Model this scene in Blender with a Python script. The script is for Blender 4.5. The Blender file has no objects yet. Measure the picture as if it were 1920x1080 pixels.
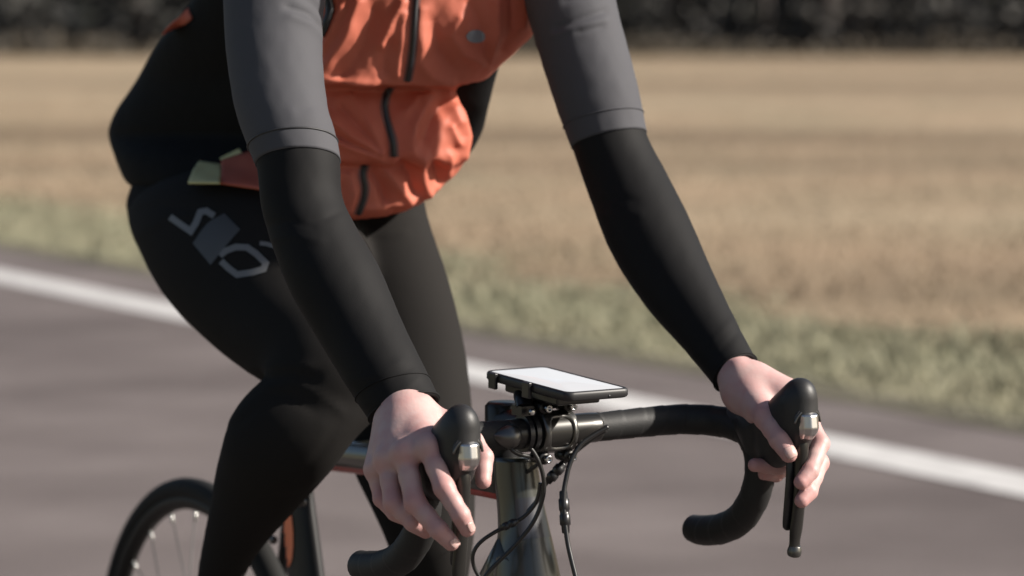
import bpy, bmesh, math, random
import numpy as np
from mathutils import Vector, Matrix
from mathutils.bvhtree import BVHTree

random.seed(7); rng = np.random.default_rng(11)
S = bpy.context.scene
COL = S.collection

# ------------------------------------------------------------------ camera, sky, sun, exposure
FPX = 5250.0            # focal length in pixels of the 1920 wide photograph
HC = 1.265              # camera height
HY = 65.0               # row of the horizon
PITCH = math.atan((540 - HY) / FPX)
camd = bpy.data.cameras.new('camera'); camo = bpy.data.objects.new('camera', camd); COL.objects.link(camo)
camd.sensor_width = 36.0; camd.lens = 36.0 * FPX / 1920.0
camo.location = (0, 0, HC); camo.rotation_euler = (math.pi / 2 - PITCH, 0, 0)
camd.clip_start = 0.05; camd.clip_end = 4000
camd.dof.use_dof = True; camd.dof.focus_distance = 2.80; camd.dof.aperture_fstop = 4.2
S.camera = camo

SUN_EL, SUN_AZ = 32.0, 97.0      # azimuth clockwise from the viewing direction (+Y)
world = bpy.data.worlds.new('World'); S.world = world; world.use_nodes = True
nt = world.node_tree
sky = nt.nodes.new('ShaderNodeTexSky'); sky.sky_type = 'NISHITA'; sky.sun_disc = False
sky.sun_elevation = math.radians(SUN_EL); sky.sun_rotation = math.radians(SUN_AZ)
sky.air_density = 1.0; sky.dust_density = 2.0; sky.ozone_density = 1.0
bg = nt.nodes['Background']; bg.inputs['Strength'].default_value = 0.05
nt.links.new(sky.outputs[0], bg.inputs[0])
sund = bpy.data.lights.new('sun', 'SUN'); sund.energy = 5.0; sund.angle = math.radians(1.5); sund.color = (1, .93, .84)
suno = bpy.data.objects.new('sun', sund); COL.objects.link(suno); suno.location = (30, 10, 40)
_e, _a = math.radians(SUN_EL), math.radians(SUN_AZ)
SUNV = Vector((math.sin(_a) * math.cos(_e), math.cos(_a) * math.cos(_e), math.sin(_e)))
suno.rotation_euler = SUNV.to_track_quat('Z', 'Y').to_euler()
S.view_settings.view_transform = 'Standard'; S.view_settings.look = 'None'
S.view_settings.gamma = 1.0; S.view_settings.use_curve_mapping = False
S.view_settings.exposure = 1.08

# ------------------------------------------------------------------ coordinates
CAM = np.array([0, 0, HC])
FW = np.array([0, math.cos(PITCH), -math.sin(PITCH)]); UP = np.array([0, math.sin(PITCH), math.cos(PITCH)]); RT = np.array([1., 0, 0])
def P(px, py, d):                       # a point seen at (px, py) at depth d
    return CAM + d * (FW + RT * (px - 960) / FPX + UP * (540 - py) / FPX)
TH = math.radians(31)
HD = np.array([math.sin(TH), -math.cos(TH), 0]); LF = np.array([math.cos(TH), math.sin(TH), 0]); ZZ = np.array([0, 0, 1.])
C0 = P(1035, 808, 2.9)                  # centre of the handlebar clamp
CZ = C0[2]
def B(x, y, z):                         # bicycle frame of reference, z above the road
    return np.array([C0[0], C0[1], 0]) + HD * x + LF * y + ZZ * z
def BC(x, y, z):                        # same, z above the clamp
    return C0 + HD * x + LF * y + ZZ * z
def PY(px, py, y):                      # ray through a pixel meets the plane parallel to the bicycle
    r = FW + RT * (px - 960) / FPX + UP * (540 - py) / FPX
    return CAM + r * ((y - (CAM - C0) @ LF) / (r @ LF))
def project(V):
    q = V - CAM; d = q @ FW
    return 960 + FPX * (q @ RT) / d, 540 - FPX * (q @ UP) / d, d

# ------------------------------------------------------------------ object helpers
def mesh_from(name, verts, faces, mats=None, smooth=True, fmat=None):
    me = bpy.data.meshes.new(name)
    me.from_pydata([tuple(map(float, v)) for v in verts], [], [tuple(map(int, f)) for f in faces])
    me.update()
    for m in (mats or []): me.materials.append(m)
    if smooth: me.polygons.foreach_set('use_smooth', [True] * len(me.polygons))
    if fmat is not None: me.polygons.foreach_set('material_index', list(map(int, fmat)))
    return me
def link(name, me, parent=None, label=None, cat=None, group=None, kind=None):
    o = bpy.data.objects.new(name, me); COL.objects.link(o)
    if parent is not None:
        o.parent = parent
        o.matrix_parent_inverse = Matrix.Translation(-parent.location)
    if label: o['label'] = label
    if cat: o['category'] = cat
    if group: o['group'] = group
    if kind: o['kind'] = kind
    return o
def empty(name, loc, label, cat):
    o = bpy.data.objects.new(name, None); COL.objects.link(o); o.location = tuple(loc)
    o.empty_display_size = .1; o['label'] = label; o['category'] = cat
    return o
class MB:                               # collects pieces of ONE part
    def __init__(s): s.v = []; s.f = []; s.m = []
    def add(s, v, f, m=0):
        n = len(s.v); s.v += [tuple(map(float, a)) for a in v]; s.f += [tuple(int(i) + n for i in a) for a in f]; s.m += [m] * len(f); return s
    def build(s, name, mats, parent=None, smooth=True, **k):
        if not isinstance(mats, (list, tuple)): mats = [mats]
        return link(name, mesh_from(name, s.v, s.f, mats, smooth, s.m), parent, **k)
def autosmooth(o, deg=40):
    me = o.data; bm = bmesh.new(); bm.from_mesh(me)
    for e in bm.edges:
        if len(e.link_faces) == 2 and e.calc_face_angle(0) > math.radians(deg): e.smooth = False
    bm.to_mesh(me); bm.free(); return o

def catmull(pts, n):                    # resample rows of numbers
    pts = np.array(pts, float); k = len(pts)
    if k == 2: return pts[0] + (pts[1] - pts[0]) * np.linspace(0, 1, n)[:, None]
    q = np.vstack([2 * pts[0] - pts[1], pts, 2 * pts[-1] - pts[-2]])
    L = np.concatenate([[0], np.cumsum(np.maximum(np.linalg.norm(np.diff(pts[:, :min(3, pts.shape[1])], axis=0), axis=1), 1e-6))]); L /= L[-1]
    out = []
    for u in np.linspace(0, 1, n):
        i = min(max(np.searchsorted(L, u, 'right') - 1, 0), k - 2); t = (u - L[i]) / max(L[i + 1] - L[i], 1e-9)
        a, b, c, d = q[i], q[i + 1], q[i + 2], q[i + 3]
        out.append(.5 * (2 * b + (c - a) * t + (2 * a - 5 * b + 4 * c - d) * t * t + (3 * b - a - 3 * c + d) * t ** 3))
    return np.array(out)
def grid_faces(nr, nc, wrap=True):
    f = []
    for i in range(nr - 1):
        for j in range(nc if wrap else nc - 1):
            k = (j + 1) % nc
            f.append((i * nc + j, i * nc + k, (i + 1) * nc + k, (i + 1) * nc + j))
    return f
def rings(R, caps=True):                # R: rows x segs x 3
    nr, nc = R.shape[:2]; v = R.reshape(-1, 3).tolist(); f = grid_faces(nr, nc)
    if caps:
        for r, rev in ((0, True), (nr - 1, False)):
            c = len(v); v.append(R[r].mean(0).tolist())
            for j in range(nc):
                a, b = r * nc + j, r * nc + (j + 1) % nc
                f.append((c, b, a) if rev else (c, a, b))
    return v, f
def tube(pts, rad, n=None, seg=14, caps=True, sx=1.0, side=None):
    """round (or oval, sx wide along side) tube along a smooth line; rad a number or one per point"""
    pts = [np.array(p, float) for p in pts]
    rad = [rad] * len(pts) if np.isscalar(rad) else rad
    n = n or max(2, (len(pts) - 1) * 7 + 1)
    A = catmull([list(p) + [r] for p, r in zip(pts, rad)], n)
    c, r = A[:, :3], np.maximum(A[:, 3], 1e-5)
    t = np.gradient(c, axis=0); t /= np.linalg.norm(t, axis=1)[:, None]
    u = np.array(side, float) if side is not None else (np.cross(t[0], [0, 0, 1]) if abs(t[0][2]) < .9 else np.cross(t[0], [1, 0, 0]))
    R = []; ang = np.linspace(0, 2 * math.pi, seg, endpoint=False)
    for i in range(n):
        if side is not None: u = np.array(side, float)
        u = u - t[i] * (u @ t[i]); u /= np.linalg.norm(u); w = np.cross(t[i], u)
        R.append(c[i] + r[i] * (np.cos(ang)[:, None] * u * sx + np.sin(ang)[:, None] * w))
    return rings(np.array(R), caps)
def box(c, ax, ay, az):
    c, ax, ay, az = map(lambda q: np.array(q, float), (c, ax, ay, az))
    v = [c + sx * ax + sy * ay + sz * az for sx in (-1, 1) for sy in (-1, 1) for sz in (-1, 1)]
    return v, [(0, 1, 3, 2), (4, 6, 7, 5), (0, 4, 5, 1), (2, 3, 7, 6), (0, 2, 6, 4), (1, 5, 7, 3)]
def bevel(o, w=.002, s=2):
    m = o.modifiers.new('bevel', 'BEVEL'); m.width = w; m.segments = s; m.limit_method = 'ANGLE'; return o
def lathe(c, axis, prof, seg=24):       # prof: (distance along axis, radius)
    axis = np.array(axis, float); axis /= np.linalg.norm(axis)
    u = np.cross(axis, [0, 0, 1]) if abs(axis[2]) < .9 else np.cross(axis, [1, 0, 0]); u /= np.linalg.norm(u); w = np.cross(axis, u)
    ang = np.linspace(0, 2 * math.pi, seg, endpoint=False)
    R = np.array([np.array(c) + axis * a + max(r, 1e-5) * (np.cos(ang)[:, None] * u + np.sin(ang)[:, None] * w) for a, r in prof])
    return rings(R, True)

def limb(st, n, seg=40, lift=None, exp=2.0, caps=True):
    """a limb or torso from outline stations (x_a, y_a, x_b, y_b, depth_a, depth_b, thickness/half width[, sag])"""
    st = [list(s) + [0] * (8 - len(s)) for s in st]
    A = np.array([list(P(s[0], s[1], s[4])) + list(P(s[2], s[3], s[5])) + [s[6], s[7]] for s in st])
    # even spacing follows the centre line
    cen = (A[:, :3] + A[:, 3:6]) / 2
    Q = catmull(np.hstack([cen, A]), n)[:, 3:]
    a, b, fl, sag = Q[:, :3], Q[:, 3:6], Q[:, 6], Q[:, 7]
    c, hf = (a + b) / 2, (b - a) / 2
    t = np.gradient(c, axis=0); t /= np.linalg.norm(t, axis=1)[:, None]
    ang = np.linspace(0, 2 * math.pi, seg, endpoint=False)
    ca = np.sign(np.cos(ang)) * np.abs(np.cos(ang)) ** (2 / exp); sa = np.sign(np.sin(ang)) * np.abs(np.sin(ang)) ** (2 / exp)
    R = []
    for i in range(n):
        w = np.linalg.norm(hf[i])
        if lift == 'flat': dv = -FW * np.array([1, 1, 0]); dv = dv / np.linalg.norm(dv)
        else:
            dv = np.cross(hf[i], t[i]); dv /= np.linalg.norm(dv)
            if dv @ FW > 0: dv = -dv
        ring = c[i] + ca[:, None] * hf[i] + sa[:, None] * (dv * w * fl[i] - ZZ * sag[i])
        R.append(ring)
    return np.array(R)

# ------------------------------------------------------------------ implicit surfaces for hands and organic parts
def cone_d(X, a, b, ra, rb):            # capsule with linear radius
    a, b = np.array(a, float), np.array(b, float); ab = b - a
    t = np.clip(((X - a) @ ab) / max(ab @ ab, 1e-12), 0, 1)
    return np.linalg.norm(X - a - t[:, None] * ab, axis=1) - (ra + (rb - ra) * t)
def ell_d(X, c, axes):                  # axes: three vectors with their half lengths
    q = X - np.array(c); M = np.array([np.array(a) / (np.linalg.norm(a) ** 2) for a in axes]).T
    k = np.linalg.norm(q @ M, axis=1); return (k - 1) * min(np.linalg.norm(a) for a in axes) * np.clip(k, .5, 1.5) ** .3
def smin(a, b, k):
    h = np.maximum(k - np.abs(a - b), 0) / k
    return np.minimum(a, b) - h * h * k * .25
def surface_nets(fun, lo, hi, h, smooth=1):
    lo = np.array(lo) - 3 * h; n = np.ceil((np.array(hi) + 3 * h - lo) / h).astype(int) + 1
    xs = [lo[i] + h * np.arange(n[i]) for i in range(3)]
    G = np.stack(np.meshgrid(*xs, indexing='ij'), -1).reshape(-1, 3)
    F = np.empty(len(G))
    for s in range(0, len(G), 400000): F[s:s + 400000] = fun(G[s:s + 400000])
    F = F.reshape(n); s = F < 0
    c = np.zeros(n - 1, int)
    corners = [(i, j, k) for i in (0, 1) for j in (0, 1) for k in (0, 1)]
    sl = lambda A, o: A[o[0]:n[0] - 1 + o[0], o[1]:n[1] - 1 + o[1], o[2]:n[2] - 1 + o[2]]
    for o in corners: c += sl(s, o)
    cells = np.argwhere((c > 0) & (c < 8)); idx = -np.ones(n - 1, int); idx[tuple(cells.T)] = np.arange(len(cells))
    acc = np.zeros((len(cells), 3)); cnt = np.zeros(len(cells))
    for a in range(8):
        for b in range(a + 1, 8):
            oa, ob = np.array(corners[a]), np.array(corners[b])
            if np.abs(oa - ob).sum() != 1: continue
            fa, fb = F[tuple((cells + oa).T)], F[tuple((cells + ob).T)]
            m = (fa < 0) != (fb < 0); t = np.where(m, fa / np.where(m, fa - fb, 1), 0)
            acc += np.where(m[:, None], cells + oa + t[:, None] * (ob - oa), 0); cnt += m
    V = lo + h * acc / cnt[:, None]
    faces = []
    for ax in range(3):
        sh = [slice(1, None)] * 3
        a = [slice(1, n[i] - 1) for i in range(3)]; a[ax] = slice(0, n[ax] - 1)
        b = list(a); b[ax] = slice(1, n[ax])
        A, Bv = s[tuple(a)], s[tuple(b)]
        E = np.argwhere(A != Bv); sg = A[tuple(E.T)]
        base = E.copy()
        for i in range(3):
            if i != ax: base[:, i] += 1
        u, w = [i for i in range(3) if i != ax]
        q = []
        for du, dw in ((-1, -1), (0, -1), (0, 0), (-1, 0)):
            cc = base.copy(); cc[:, u] += du; cc[:, w] += dw; q.append(idx[tuple(cc.T)])
        Q = np.stack(q, 1)
        flip = sg if ax != 1 else ~sg
        Q = np.where(flip[:, None], Q, Q[:, ::-1]); faces.append(Q)
    Fc = np.vstack(faces); Fc = Fc[(Fc >= 0).all(1)]
    for _ in range(smooth):
        nb = np.zeros_like(V); ct = np.zeros(len(V))
        for i in range(4):
            p, q = Fc[:, i], Fc[:, (i + 1) % 4]
            np.add.at(nb, p, V[q]); np.add.at(ct, p, 1); np.add.at(nb, q, V[p]); np.add.at(ct, q, 1)
        V = V * .5 + .5 * nb / np.maximum(ct, 1)[:, None]
    return V, Fc
def remesh_union(parts, voxel, smooth=6):
    mb = MB()
    for v, f in parts: mb.add(v, f)
    me = mesh_from('union', mb.v, mb.f); o = bpy.data.objects.new('union', me); COL.objects.link(o)
    m = o.modifiers.new('r', 'REMESH'); m.mode = 'VOXEL'; m.voxel_size = voxel; m.use_smooth_shade = True
    m = o.modifiers.new('s', 'SMOOTH'); m.iterations = smooth; m.factor = .5
    dg = bpy.context.evaluated_depsgraph_get(); dg.update()
    out = bpy.data.meshes.new_from_object(o.evaluated_get(dg))
    bpy.data.objects.remove(o); bpy.data.meshes.remove(me)
    return out

# ------------------------------------------------------------------ materials
def mat(name, base, rough=.6, metal=0, spec=.5, noise=None, bump=None, sheen=0, sss=0, coat=0, emit=None, detail_cols=None, sub_r=None, trans=0):
    m = bpy.data.materials.new(name); m.use_nodes = True; t = m.node_tree; b = t.nodes['Principled BSDF']
    b.inputs['Base Color'].default_value = (*base, 1); b.inputs['Roughness'].default_value = rough
    b.inputs['Metallic'].default_value = metal; b.inputs['Specular IOR Level'].default_value = spec
    if sheen: b.inputs['Sheen Weight'].default_value = sheen; b.inputs['Sheen Roughness'].default_value = .4
    if coat: b.inputs['Coat Weight'].default_value = coat; b.inputs['Coat Roughness'].default_value = .15
    if sss:
        b.inputs['Subsurface Weight'].default_value = sss; b.inputs['Subsurface Scale'].default_value = .006
        b.inputs['Subsurface Radius'].default_value = (1, .35, .2)
    if emit: b.inputs['Emission Color'].default_value = (*emit[0], 1); b.inputs['Emission Strength'].default_value = emit[1]
    co = t.nodes.new('ShaderNodeTexCoord')
    if noise:                           # (scale, second colour, contrast lo, hi)
        n = t.nodes.new('ShaderNodeTexNoise'); n.inputs['Scale'].default_value = noise[0]; n.inputs['Detail'].default_value = 6
        r = t.nodes.new('ShaderNodeValToRGB'); r.color_ramp.elements[0].position = noise[2]; r.color_ramp.elements[1].position = noise[3]
        r.color_ramp.elements[0].color = (*base, 1); r.color_ramp.elements[1].color = (*noise[1], 1)
        t.links.new(co.outputs['Object'], n.inputs['Vector']); t.links.new(n.outputs['Fac'], r.inputs[0]); t.links.new(r.outputs[0], b.inputs['Base Color'])
    if bump:                            # list of (scale, strength, distance)
        prev = None
        for sc, st, di in bump:
            n = t.nodes.new('ShaderNodeTexNoise'); n.inputs['Scale'].default_value = sc; n.inputs['Detail'].default_value = 4
            bp = t.nodes.new('ShaderNodeBump'); bp.inputs['Strength'].default_value = st; bp.inputs['Distance'].default_value = di
            t.links.new(co.outputs['Object'], n.inputs['Vector']); t.links.new(n.outputs['Fac'], bp.inputs['Height'])
            if prev: t.links.new(prev.outputs[0], bp.inputs['Normal'])
            prev = bp
        t.links.new(prev.outputs[0], b.inputs['Normal'])
    return m
def ramp_mat(name, coordfn, stops, rough=.9, bump=None):
    """colour from a stretched noise; coordfn(tree) gives the coordinate socket"""
    m = bpy.data.materials.new(name); m.use_nodes = True; t = m.node_tree; b = t.nodes['Principled BSDF']
    b.inputs['Roughness'].default_value = rough; b.inputs['Specular IOR Level'].default_value = .2
    return m, t, b

M = {}
M['lycra'] = mat('black_lycra', (.0150, .0140, .0134), .85, spec=.06, sheen=.0, bump=[(900, .15, .0006), (22, .10, .006)])
M['warmer'] = mat('black_knit', (.0075, .0073, .0076), .70, spec=.12, sheen=.0, bump=[(1100, .2, .0005), (30, .03, .004)])
M['jersey'] = mat('black_windproof', (.0035, .0035, .0038), .75, spec=.12, bump=[(14, .35, .010), (600, .15, .0006)])
M['grey'] = mat('grey_jersey_fabric', (.054, .054, .060), .75, spec=.16, sheen=.0, bump=[(1000, .15, .0005), (18, .15, .006)])
M['dark_trim'] = mat('dark_trim', (.016, .016, .018), .6)
M['orange'] = mat('orange_nylon', (.52, .145, .092), .55, spec=.25, noise=(7, (.57, .175, .115), .35, .7), bump=[(60, .18, .003), (170, .15, .0012), (900, .12, .0004)])
t = M['orange'].node_tree; b = t.nodes['Principled BSDF']
for n_ in [q for q in t.nodes if q.type == 'TEX_NOISE' and abs(q.inputs['Scale'].default_value - 60) < 1]:
    n_.noise_type = 'RIDGED_MULTIFRACTAL'; n_.inputs['Scale'].default_value = 16; n_.inputs['Detail'].default_value = 3
for n_ in [q for q in t.nodes if q.type == 'BUMP' and abs(q.inputs['Distance'].default_value - .003) < 1e-5]: n_.inputs['Distance'].default_value = .006; n_.inputs['Strength'].default_value = .35
tr_ = t.nodes.new('ShaderNodeBsdfTranslucent'); tr_.inputs[0].default_value = (.70, .20, .11, 1)
mx = t.nodes.new('ShaderNodeMixShader'); mx.inputs[0].default_value = .30     # thin cloth lets light through
t.links.new(b.outputs[0], mx.inputs[1]); t.links.new(tr_.outputs[0], mx.inputs[2]); t.links.new(mx.outputs[0], t.nodes['Material Output'].inputs[0])
M['yellow'] = mat('pale_yellow_tape', (.45, .42, .20), .6)
M['zip'] = mat('black_zip', (.010, .010, .012), .4)
M['zip_tape'] = mat('zip_tape', (.20, .075, .06), .6)
M['badge'] = mat('grey_reflective', (.20, .21, .23), .35, metal=.3)
M['print_light'] = mat('grey_print', (.125, .125, .125), .6)
M['print_dark'] = mat('dark_grey_print', (.030, .030, .031), .6, noise=(6, (.055, .055, .055), .4, .65))
M['skin'] = mat('skin', (.400, .275, .258), .52, spec=.35, sss=.10, noise=(48, (.385, .215, .205), .42, .74), bump=[(260, .16, .0010), (70, .25, .0018), (900, .1, .0004)])
t = M['skin'].node_tree; b = t.nodes['Principled BSDF']; at = t.nodes.new('ShaderNodeAttribute'); at.attribute_name = 'flush'
src = b.inputs['Base Color'].links[0].from_socket; rd = t.nodes.new('ShaderNodeRGB'); rd.outputs[0].default_value = (.39, .185, .175, 1)
mx = t.nodes.new('ShaderNodeMix'); mx.data_type = 'RGBA'; t.links.new(at.outputs['Fac'], mx.inputs[0]); t.links.new(src, mx.inputs[6]); t.links.new(rd.outputs[0], mx.inputs[7]); t.links.new(mx.outputs[2], b.inputs['Base Color'])
M['nail'] = mat('nail', (.46, .30, .275), .35, spec=.45, sss=.1)
M['rubber'] = mat('hood_rubber', (.012, .012, .0125), .5, spec=.4, bump=[(900, .2, .0004)])
M['tape'] = mat('bar_tape', (.0095, .0095, .0095), .62, spec=.35, bump=[(500, .25, .0007)])
M['black_plastic'] = mat('black_plastic', (.010, .010, .011), .35)
M['alloy'] = mat('silver_alloy', (.50, .49, .48), .30, metal=1.0, bump=[(300, .05, .0003)])
M['dark_alloy'] = mat('black_anodised', (.030, .029, .027), .30, metal=.6, spec=.5)
M['gunmetal'] = mat('gunmetal', (.12, .118, .112), .33, metal=.9)
M['steel'] = mat('steel_bolt', (.45, .45, .45), .25, metal=1)
M['frame'] = mat('olive_grey_paint', (.040, .041, .034), .32, metal=.35, spec=.5, coat=.6)
M['frame_dark'] = mat('dark_frame_paint', (.007, .007, .008), .5, spec=.3)
M['red'] = mat('red_frame_paint', (.36, .045, .035), .35, coat=.3)
M['orange_paint'] = mat('orange_frame_paint', (.90, .22, .09), .45)
M['cable'] = mat('black_hose', (.012, .012, .012), .33, spec=.5)
M['tyre'] = mat('tyre_rubber', (.009, .009, .0085), .8, spec=.25)
M['rim'] = mat('black_rim', (.006, .006, .006), .55, spec=.25)
M['spoke'] = mat('spoke_steel', (.05, .05, .05), .5, metal=.3)
M['nipple'] = mat('alloy_nipple', (.45, .45, .43), .3, metal=.6)
M['case'] = mat('phone_case', (.012, .012, .013), .5)
M['screen'] = mat('lit_screen', (.02, .02, .02), .25, emit=((.80, .785, .79), .47))
M['white'] = mat('white_road_paint', (.44, .43, .42), .7, noise=(9, (.30, .29, .285), .42, .8), bump=[(60, .3, .004)])

def node_noise(t, vec, scale, detail=5, rough=.6):
    n = t.nodes.new('ShaderNodeTexNoise'); n.inputs['Scale'].default_value = scale; n.inputs['Detail'].default_value = detail; n.inputs['Roughness'].default_value = rough
    t.links.new(vec, n.inputs['Vector']); return n.outputs['Fac']
def node_map(t, scale, rot=0):
    co = t.nodes.new('ShaderNodeTexCoord'); mp = t.nodes.new('ShaderNodeMapping'); mp.inputs['Scale'].default_value = scale; mp.inputs['Rotation'].default_value = (0, 0, rot)
    t.links.new(co.outputs['Object'], mp.inputs['Vector']); return mp.outputs[0]
def node_ramp(t, fac, stops):
    r = t.nodes.new('ShaderNodeValToRGB'); cr = r.color_ramp
    while len(cr.elements) < len(stops): cr.elements.new(.5)
    for e, (p, c) in zip(cr.elements, stops): e.position = p; e.color = (*c, 1)
    t.links.new(fac, r.inputs[0]); return r.outputs[0]
def node_mix(t, fac, a, b, mode='MIX'):
    m = t.nodes.new('ShaderNodeMix'); m.data_type = 'RGBA'; m.blend_type = mode
    if isinstance(fac, (int, float)): m.inputs[0].default_value = fac
    else: t.links.new(fac, m.inputs[0])
    t.links.new(a, m.inputs[6]); t.links.new(b, m.inputs[7]); return m.outputs[2]

m, t, b = ramp_mat('asphalt', None, None); M['asphalt'] = m
v = node_map(t, (1, 1, 1)); vs = node_map(t, (.8, 1.2, 1), .3)
base = node_ramp(t, node_noise(t, v, 1.1, 6), [(.25, (.106, .089, .086)), (.75, (.146, .125, .120))])
grain = node_ramp(t, node_noise(t, v, 120, 3), [(.3, (.55, .55, .55)), (.7, (1.25, 1.25, 1.25))])
col = node_mix(t, 1.0, base, grain, 'MULTIPLY')
patch = node_ramp(t, node_noise(t, vs, .8, 3), [(.34, (.72, .70, .70)), (.64, (1.10, 1.10, 1.10))])
col = node_mix(t, 1.0, col, patch, 'MULTIPLY')
t.links.new(col, b.inputs['Base Color'])
bp = t.nodes.new('ShaderNodeBump'); bp.inputs['Strength'].default_value = .5; bp.inputs['Distance'].default_value = .004
t.links.new(node_noise(t, v, 160, 3), bp.inputs['Height']); t.links.new(bp.outputs[0], b.inputs['Normal'])

m, t, b = ramp_mat('stubble_soil', None, None); M['field'] = m
row = node_map(t, (.07, .45, 1), math.radians(-3)); v = node_map(t, (1, 1, 1))
c1 = node_ramp(t, node_noise(t, row, .33, 5, .55), [(.36, (.138, .102, .070)), (.5, (.205, .157, .108)), (.64, (.252, .205, .148))])
c2 = node_ramp(t, node_noise(t, v, .35, 5), [(.3, (.80, .84, .78)), (.7, (1.12, 1.05, 1.0))])
band = node_ramp(t, node_noise(t, node_map(t, (.012, .16, 1), math.radians(-2)), 1.0, 3, .5), [(.40, (.78, .76, .74)), (.50, (1.05, 1.04, 1.02)), (.62, (1.22, 1.22, 1.22))])
col = node_mix(t, 1, node_mix(t, 1, c1, c2, 'MULTIPLY'), band, 'MULTIPLY'); t.links.new(col, b.inputs['Base Color'])
m, t, b = ramp_mat('edge_shade', None, None); M['edge_shade'] = m  # dark olive colour standing in for the shade of the verge grass
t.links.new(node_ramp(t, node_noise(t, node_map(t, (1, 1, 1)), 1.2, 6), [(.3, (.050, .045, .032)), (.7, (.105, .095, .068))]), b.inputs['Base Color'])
m, t, b = ramp_mat('soil', None, None); M['soil'] = m
v = node_map(t, (1, 1, 1))
t.links.new(node_ramp(t, node_noise(t, v, 1.5, 6), [(.3, (.18, .17, .115)), (.7, (.25, .225, .155))]), b.inputs['Base Color'])
def blade_mat(name, stops, scale, banded=False):
    m, t, b = ramp_mat(name, None, None, .8); v = node_map(t, (1, 1, .2))
    c_ = node_ramp(t, node_noise(t, v, scale, 4), stops)
    if banded:
        band = node_ramp(t, node_noise(t, node_map(t, (.012, .16, 0), math.radians(-2)), 1.0, 3, .5), [(.40, (.78, .76, .74)), (.50, (1.05, 1.04, 1.02)), (.62, (1.22, 1.22, 1.22))])
        c_ = node_mix(t, 1, c_, band, 'MULTIPLY')
    t.links.new(c_, b.inputs['Base Color']); return m
M['grass'] = blade_mat('verge_grass', [(.3, (.205, .205, .138)), (.5, (.25, .24, .165)), (.7, (.295, .27, .19))], .9)
M['stubble'] = blade_mat('straw_stubble', [(.3, (.20, .152, .105)), (.5, (.24, .188, .133)), (.7, (.28, .228, .166))], .45, True)
M['needles'] = blade_mat('dark_foliage', [(.3, (.050, .053, .053)), (.5, (.058, .056, .052)), (.7, (.068, .060, .055))], .11)
M['scrub'] = blade_mat('edge_scrub', [(.3, (.075, .065, .052)), (.7, (.12, .10, .075))], .3)
M['bark'] = blade_mat('bark', [(.3, (.05, .043, .04)), (.7, (.095, .078, .07))], .6)

# ------------------------------------------------------------------ the setting
def strip(name, y0, y1, z, x0, x1, m, nx=40, kind='structure'):   # a band along the road
    v = []; f = []
    for i in range(nx + 1):
        x = x0 + (x1 - x0) * i / nx
        v += [B(x, y0, z), B(x, y1, z)]
    for i in range(nx): f.append((2 * i, 2 * i + 2, 2 * i + 3, 2 * i + 1))
    return link(name, mesh_from(name, v, f, [m], False), kind=kind)
v = [(-1500, -1500, -.012), (1500, -1500, -.012), (1500, 1500, -.012), (-1500, 1500, -.012)]
o = link('ground', mesh_from('ground', v, [(0, 1, 2, 3)], [M['soil']], False), kind='structure')
strip('field', 6.05, 900, -.004, -900, 700, M['field'])
strip('road', -1.9, 4.5, 0, -600, 300, M['asphalt'])
strip('edge_shade_strip', 4.40, 4.66, .004, -600, 300, M['edge_shade'])  # added dark strip: the grass's shadow edge along the asphalt, painted as colour
strip('road_edge_line', 3.60, 3.87, .004, -600, 300, M['white'])

def blades(name, pos, hgt, wid, m, lean=.35, clump=None):
    n = len(pos); a = rng.uniform(0, 2 * math.pi, n); w = wid * rng.uniform(.6, 1.3, n)
    L = lean * rng.uniform(.2, 1.2, n) * hgt; la = rng.uniform(0, 2 * math.pi, n)
    dx, dy = np.cos(a) * w, np.sin(a) * w
    b0 = pos - np.stack([dx, dy, 0 * dx], 1); b1 = pos + np.stack([dx, dy, 0 * dx], 1)
    mid = pos + np.stack([np.cos(la) * L * .35, np.sin(la) * L * .35, hgt * .6], 1)
    tip = pos + np.stack([np.cos(la) * L, np.sin(la) * L, hgt], 1)
    V = np.stack([b0, b1, mid + np.stack([dx, dy, 0 * dx], 1) * .7, mid - np.stack([dx, dy, 0 * dx], 1) * .7, tip], 1).reshape(-1, 3)
    me = bpy.data.meshes.new(name); k = np.arange(n) * 5
    loops = np.stack([k, k + 1, k + 2, k + 3, k + 3, k + 2, k + 4], 1).reshape(-1)
    starts = (np.arange(n)[:, None] * 7 + np.array([0, 4])).reshape(-1); tot = np.tile([4, 3], n)
    me.vertices.add(len(V)); me.vertices.foreach_set('co', V.reshape(-1).astype(np.float32))
    me.loops.add(len(loops)); me.loops.foreach_set('vertex_index', loops.astype(np.int32))
    me.polygons.add(len(tot)); me.polygons.foreach_set('loop_start', starts.astype(np.int32))
    me.update(calc_edges=True); me.materials.append(m)
    return link(name, me, kind='stuff')
def road_pts(n, x0, x1, y0, y1):
    x = rng.uniform(x0, x1, n); y = y0 + (y1 - y0) * rng.uniform(0, 1, n)
    return x, y
def to_world(x, y, z=0): return np.array([C0[0], C0[1], 0]) + HD * x[:, None] + LF * y[:, None] + np.array([0, 0, 1.]) * (z if np.isscalar(z) else z[:, None])
def lump(x, y, s, seed):                # smooth pseudo noise
    r = np.random.default_rng(seed); o = 0
    for k in range(7):
        a, p, q = r.uniform(0, 6.28), r.uniform(0, 6.28), r.uniform(.5, 1.6) / s
        o = o + np.sin((np.cos(a) * x + np.sin(a) * y) * q * 6.28 + p)
    return o / 7
n = 110000
x, y = road_pts(n, -32, 3.5, 4.52, 7.0)
edge = 6.15 + .55 * lump(x, y, 3.0, 3)
keep = (y < edge + rng.normal(0, .15, n)); x, y = x[keep], y[keep]
hgt = (.02 + .034 * np.clip((y - 4.45) / .8, 0, 1)) * (1 + .5 * lump(x, y, 1.1, 5)) * rng.uniform(.5, 1.35, len(x))
blades('verge_grass', to_world(x, y, -.01), hgt, .006, M['grass'], .8)
n = 120000
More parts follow.
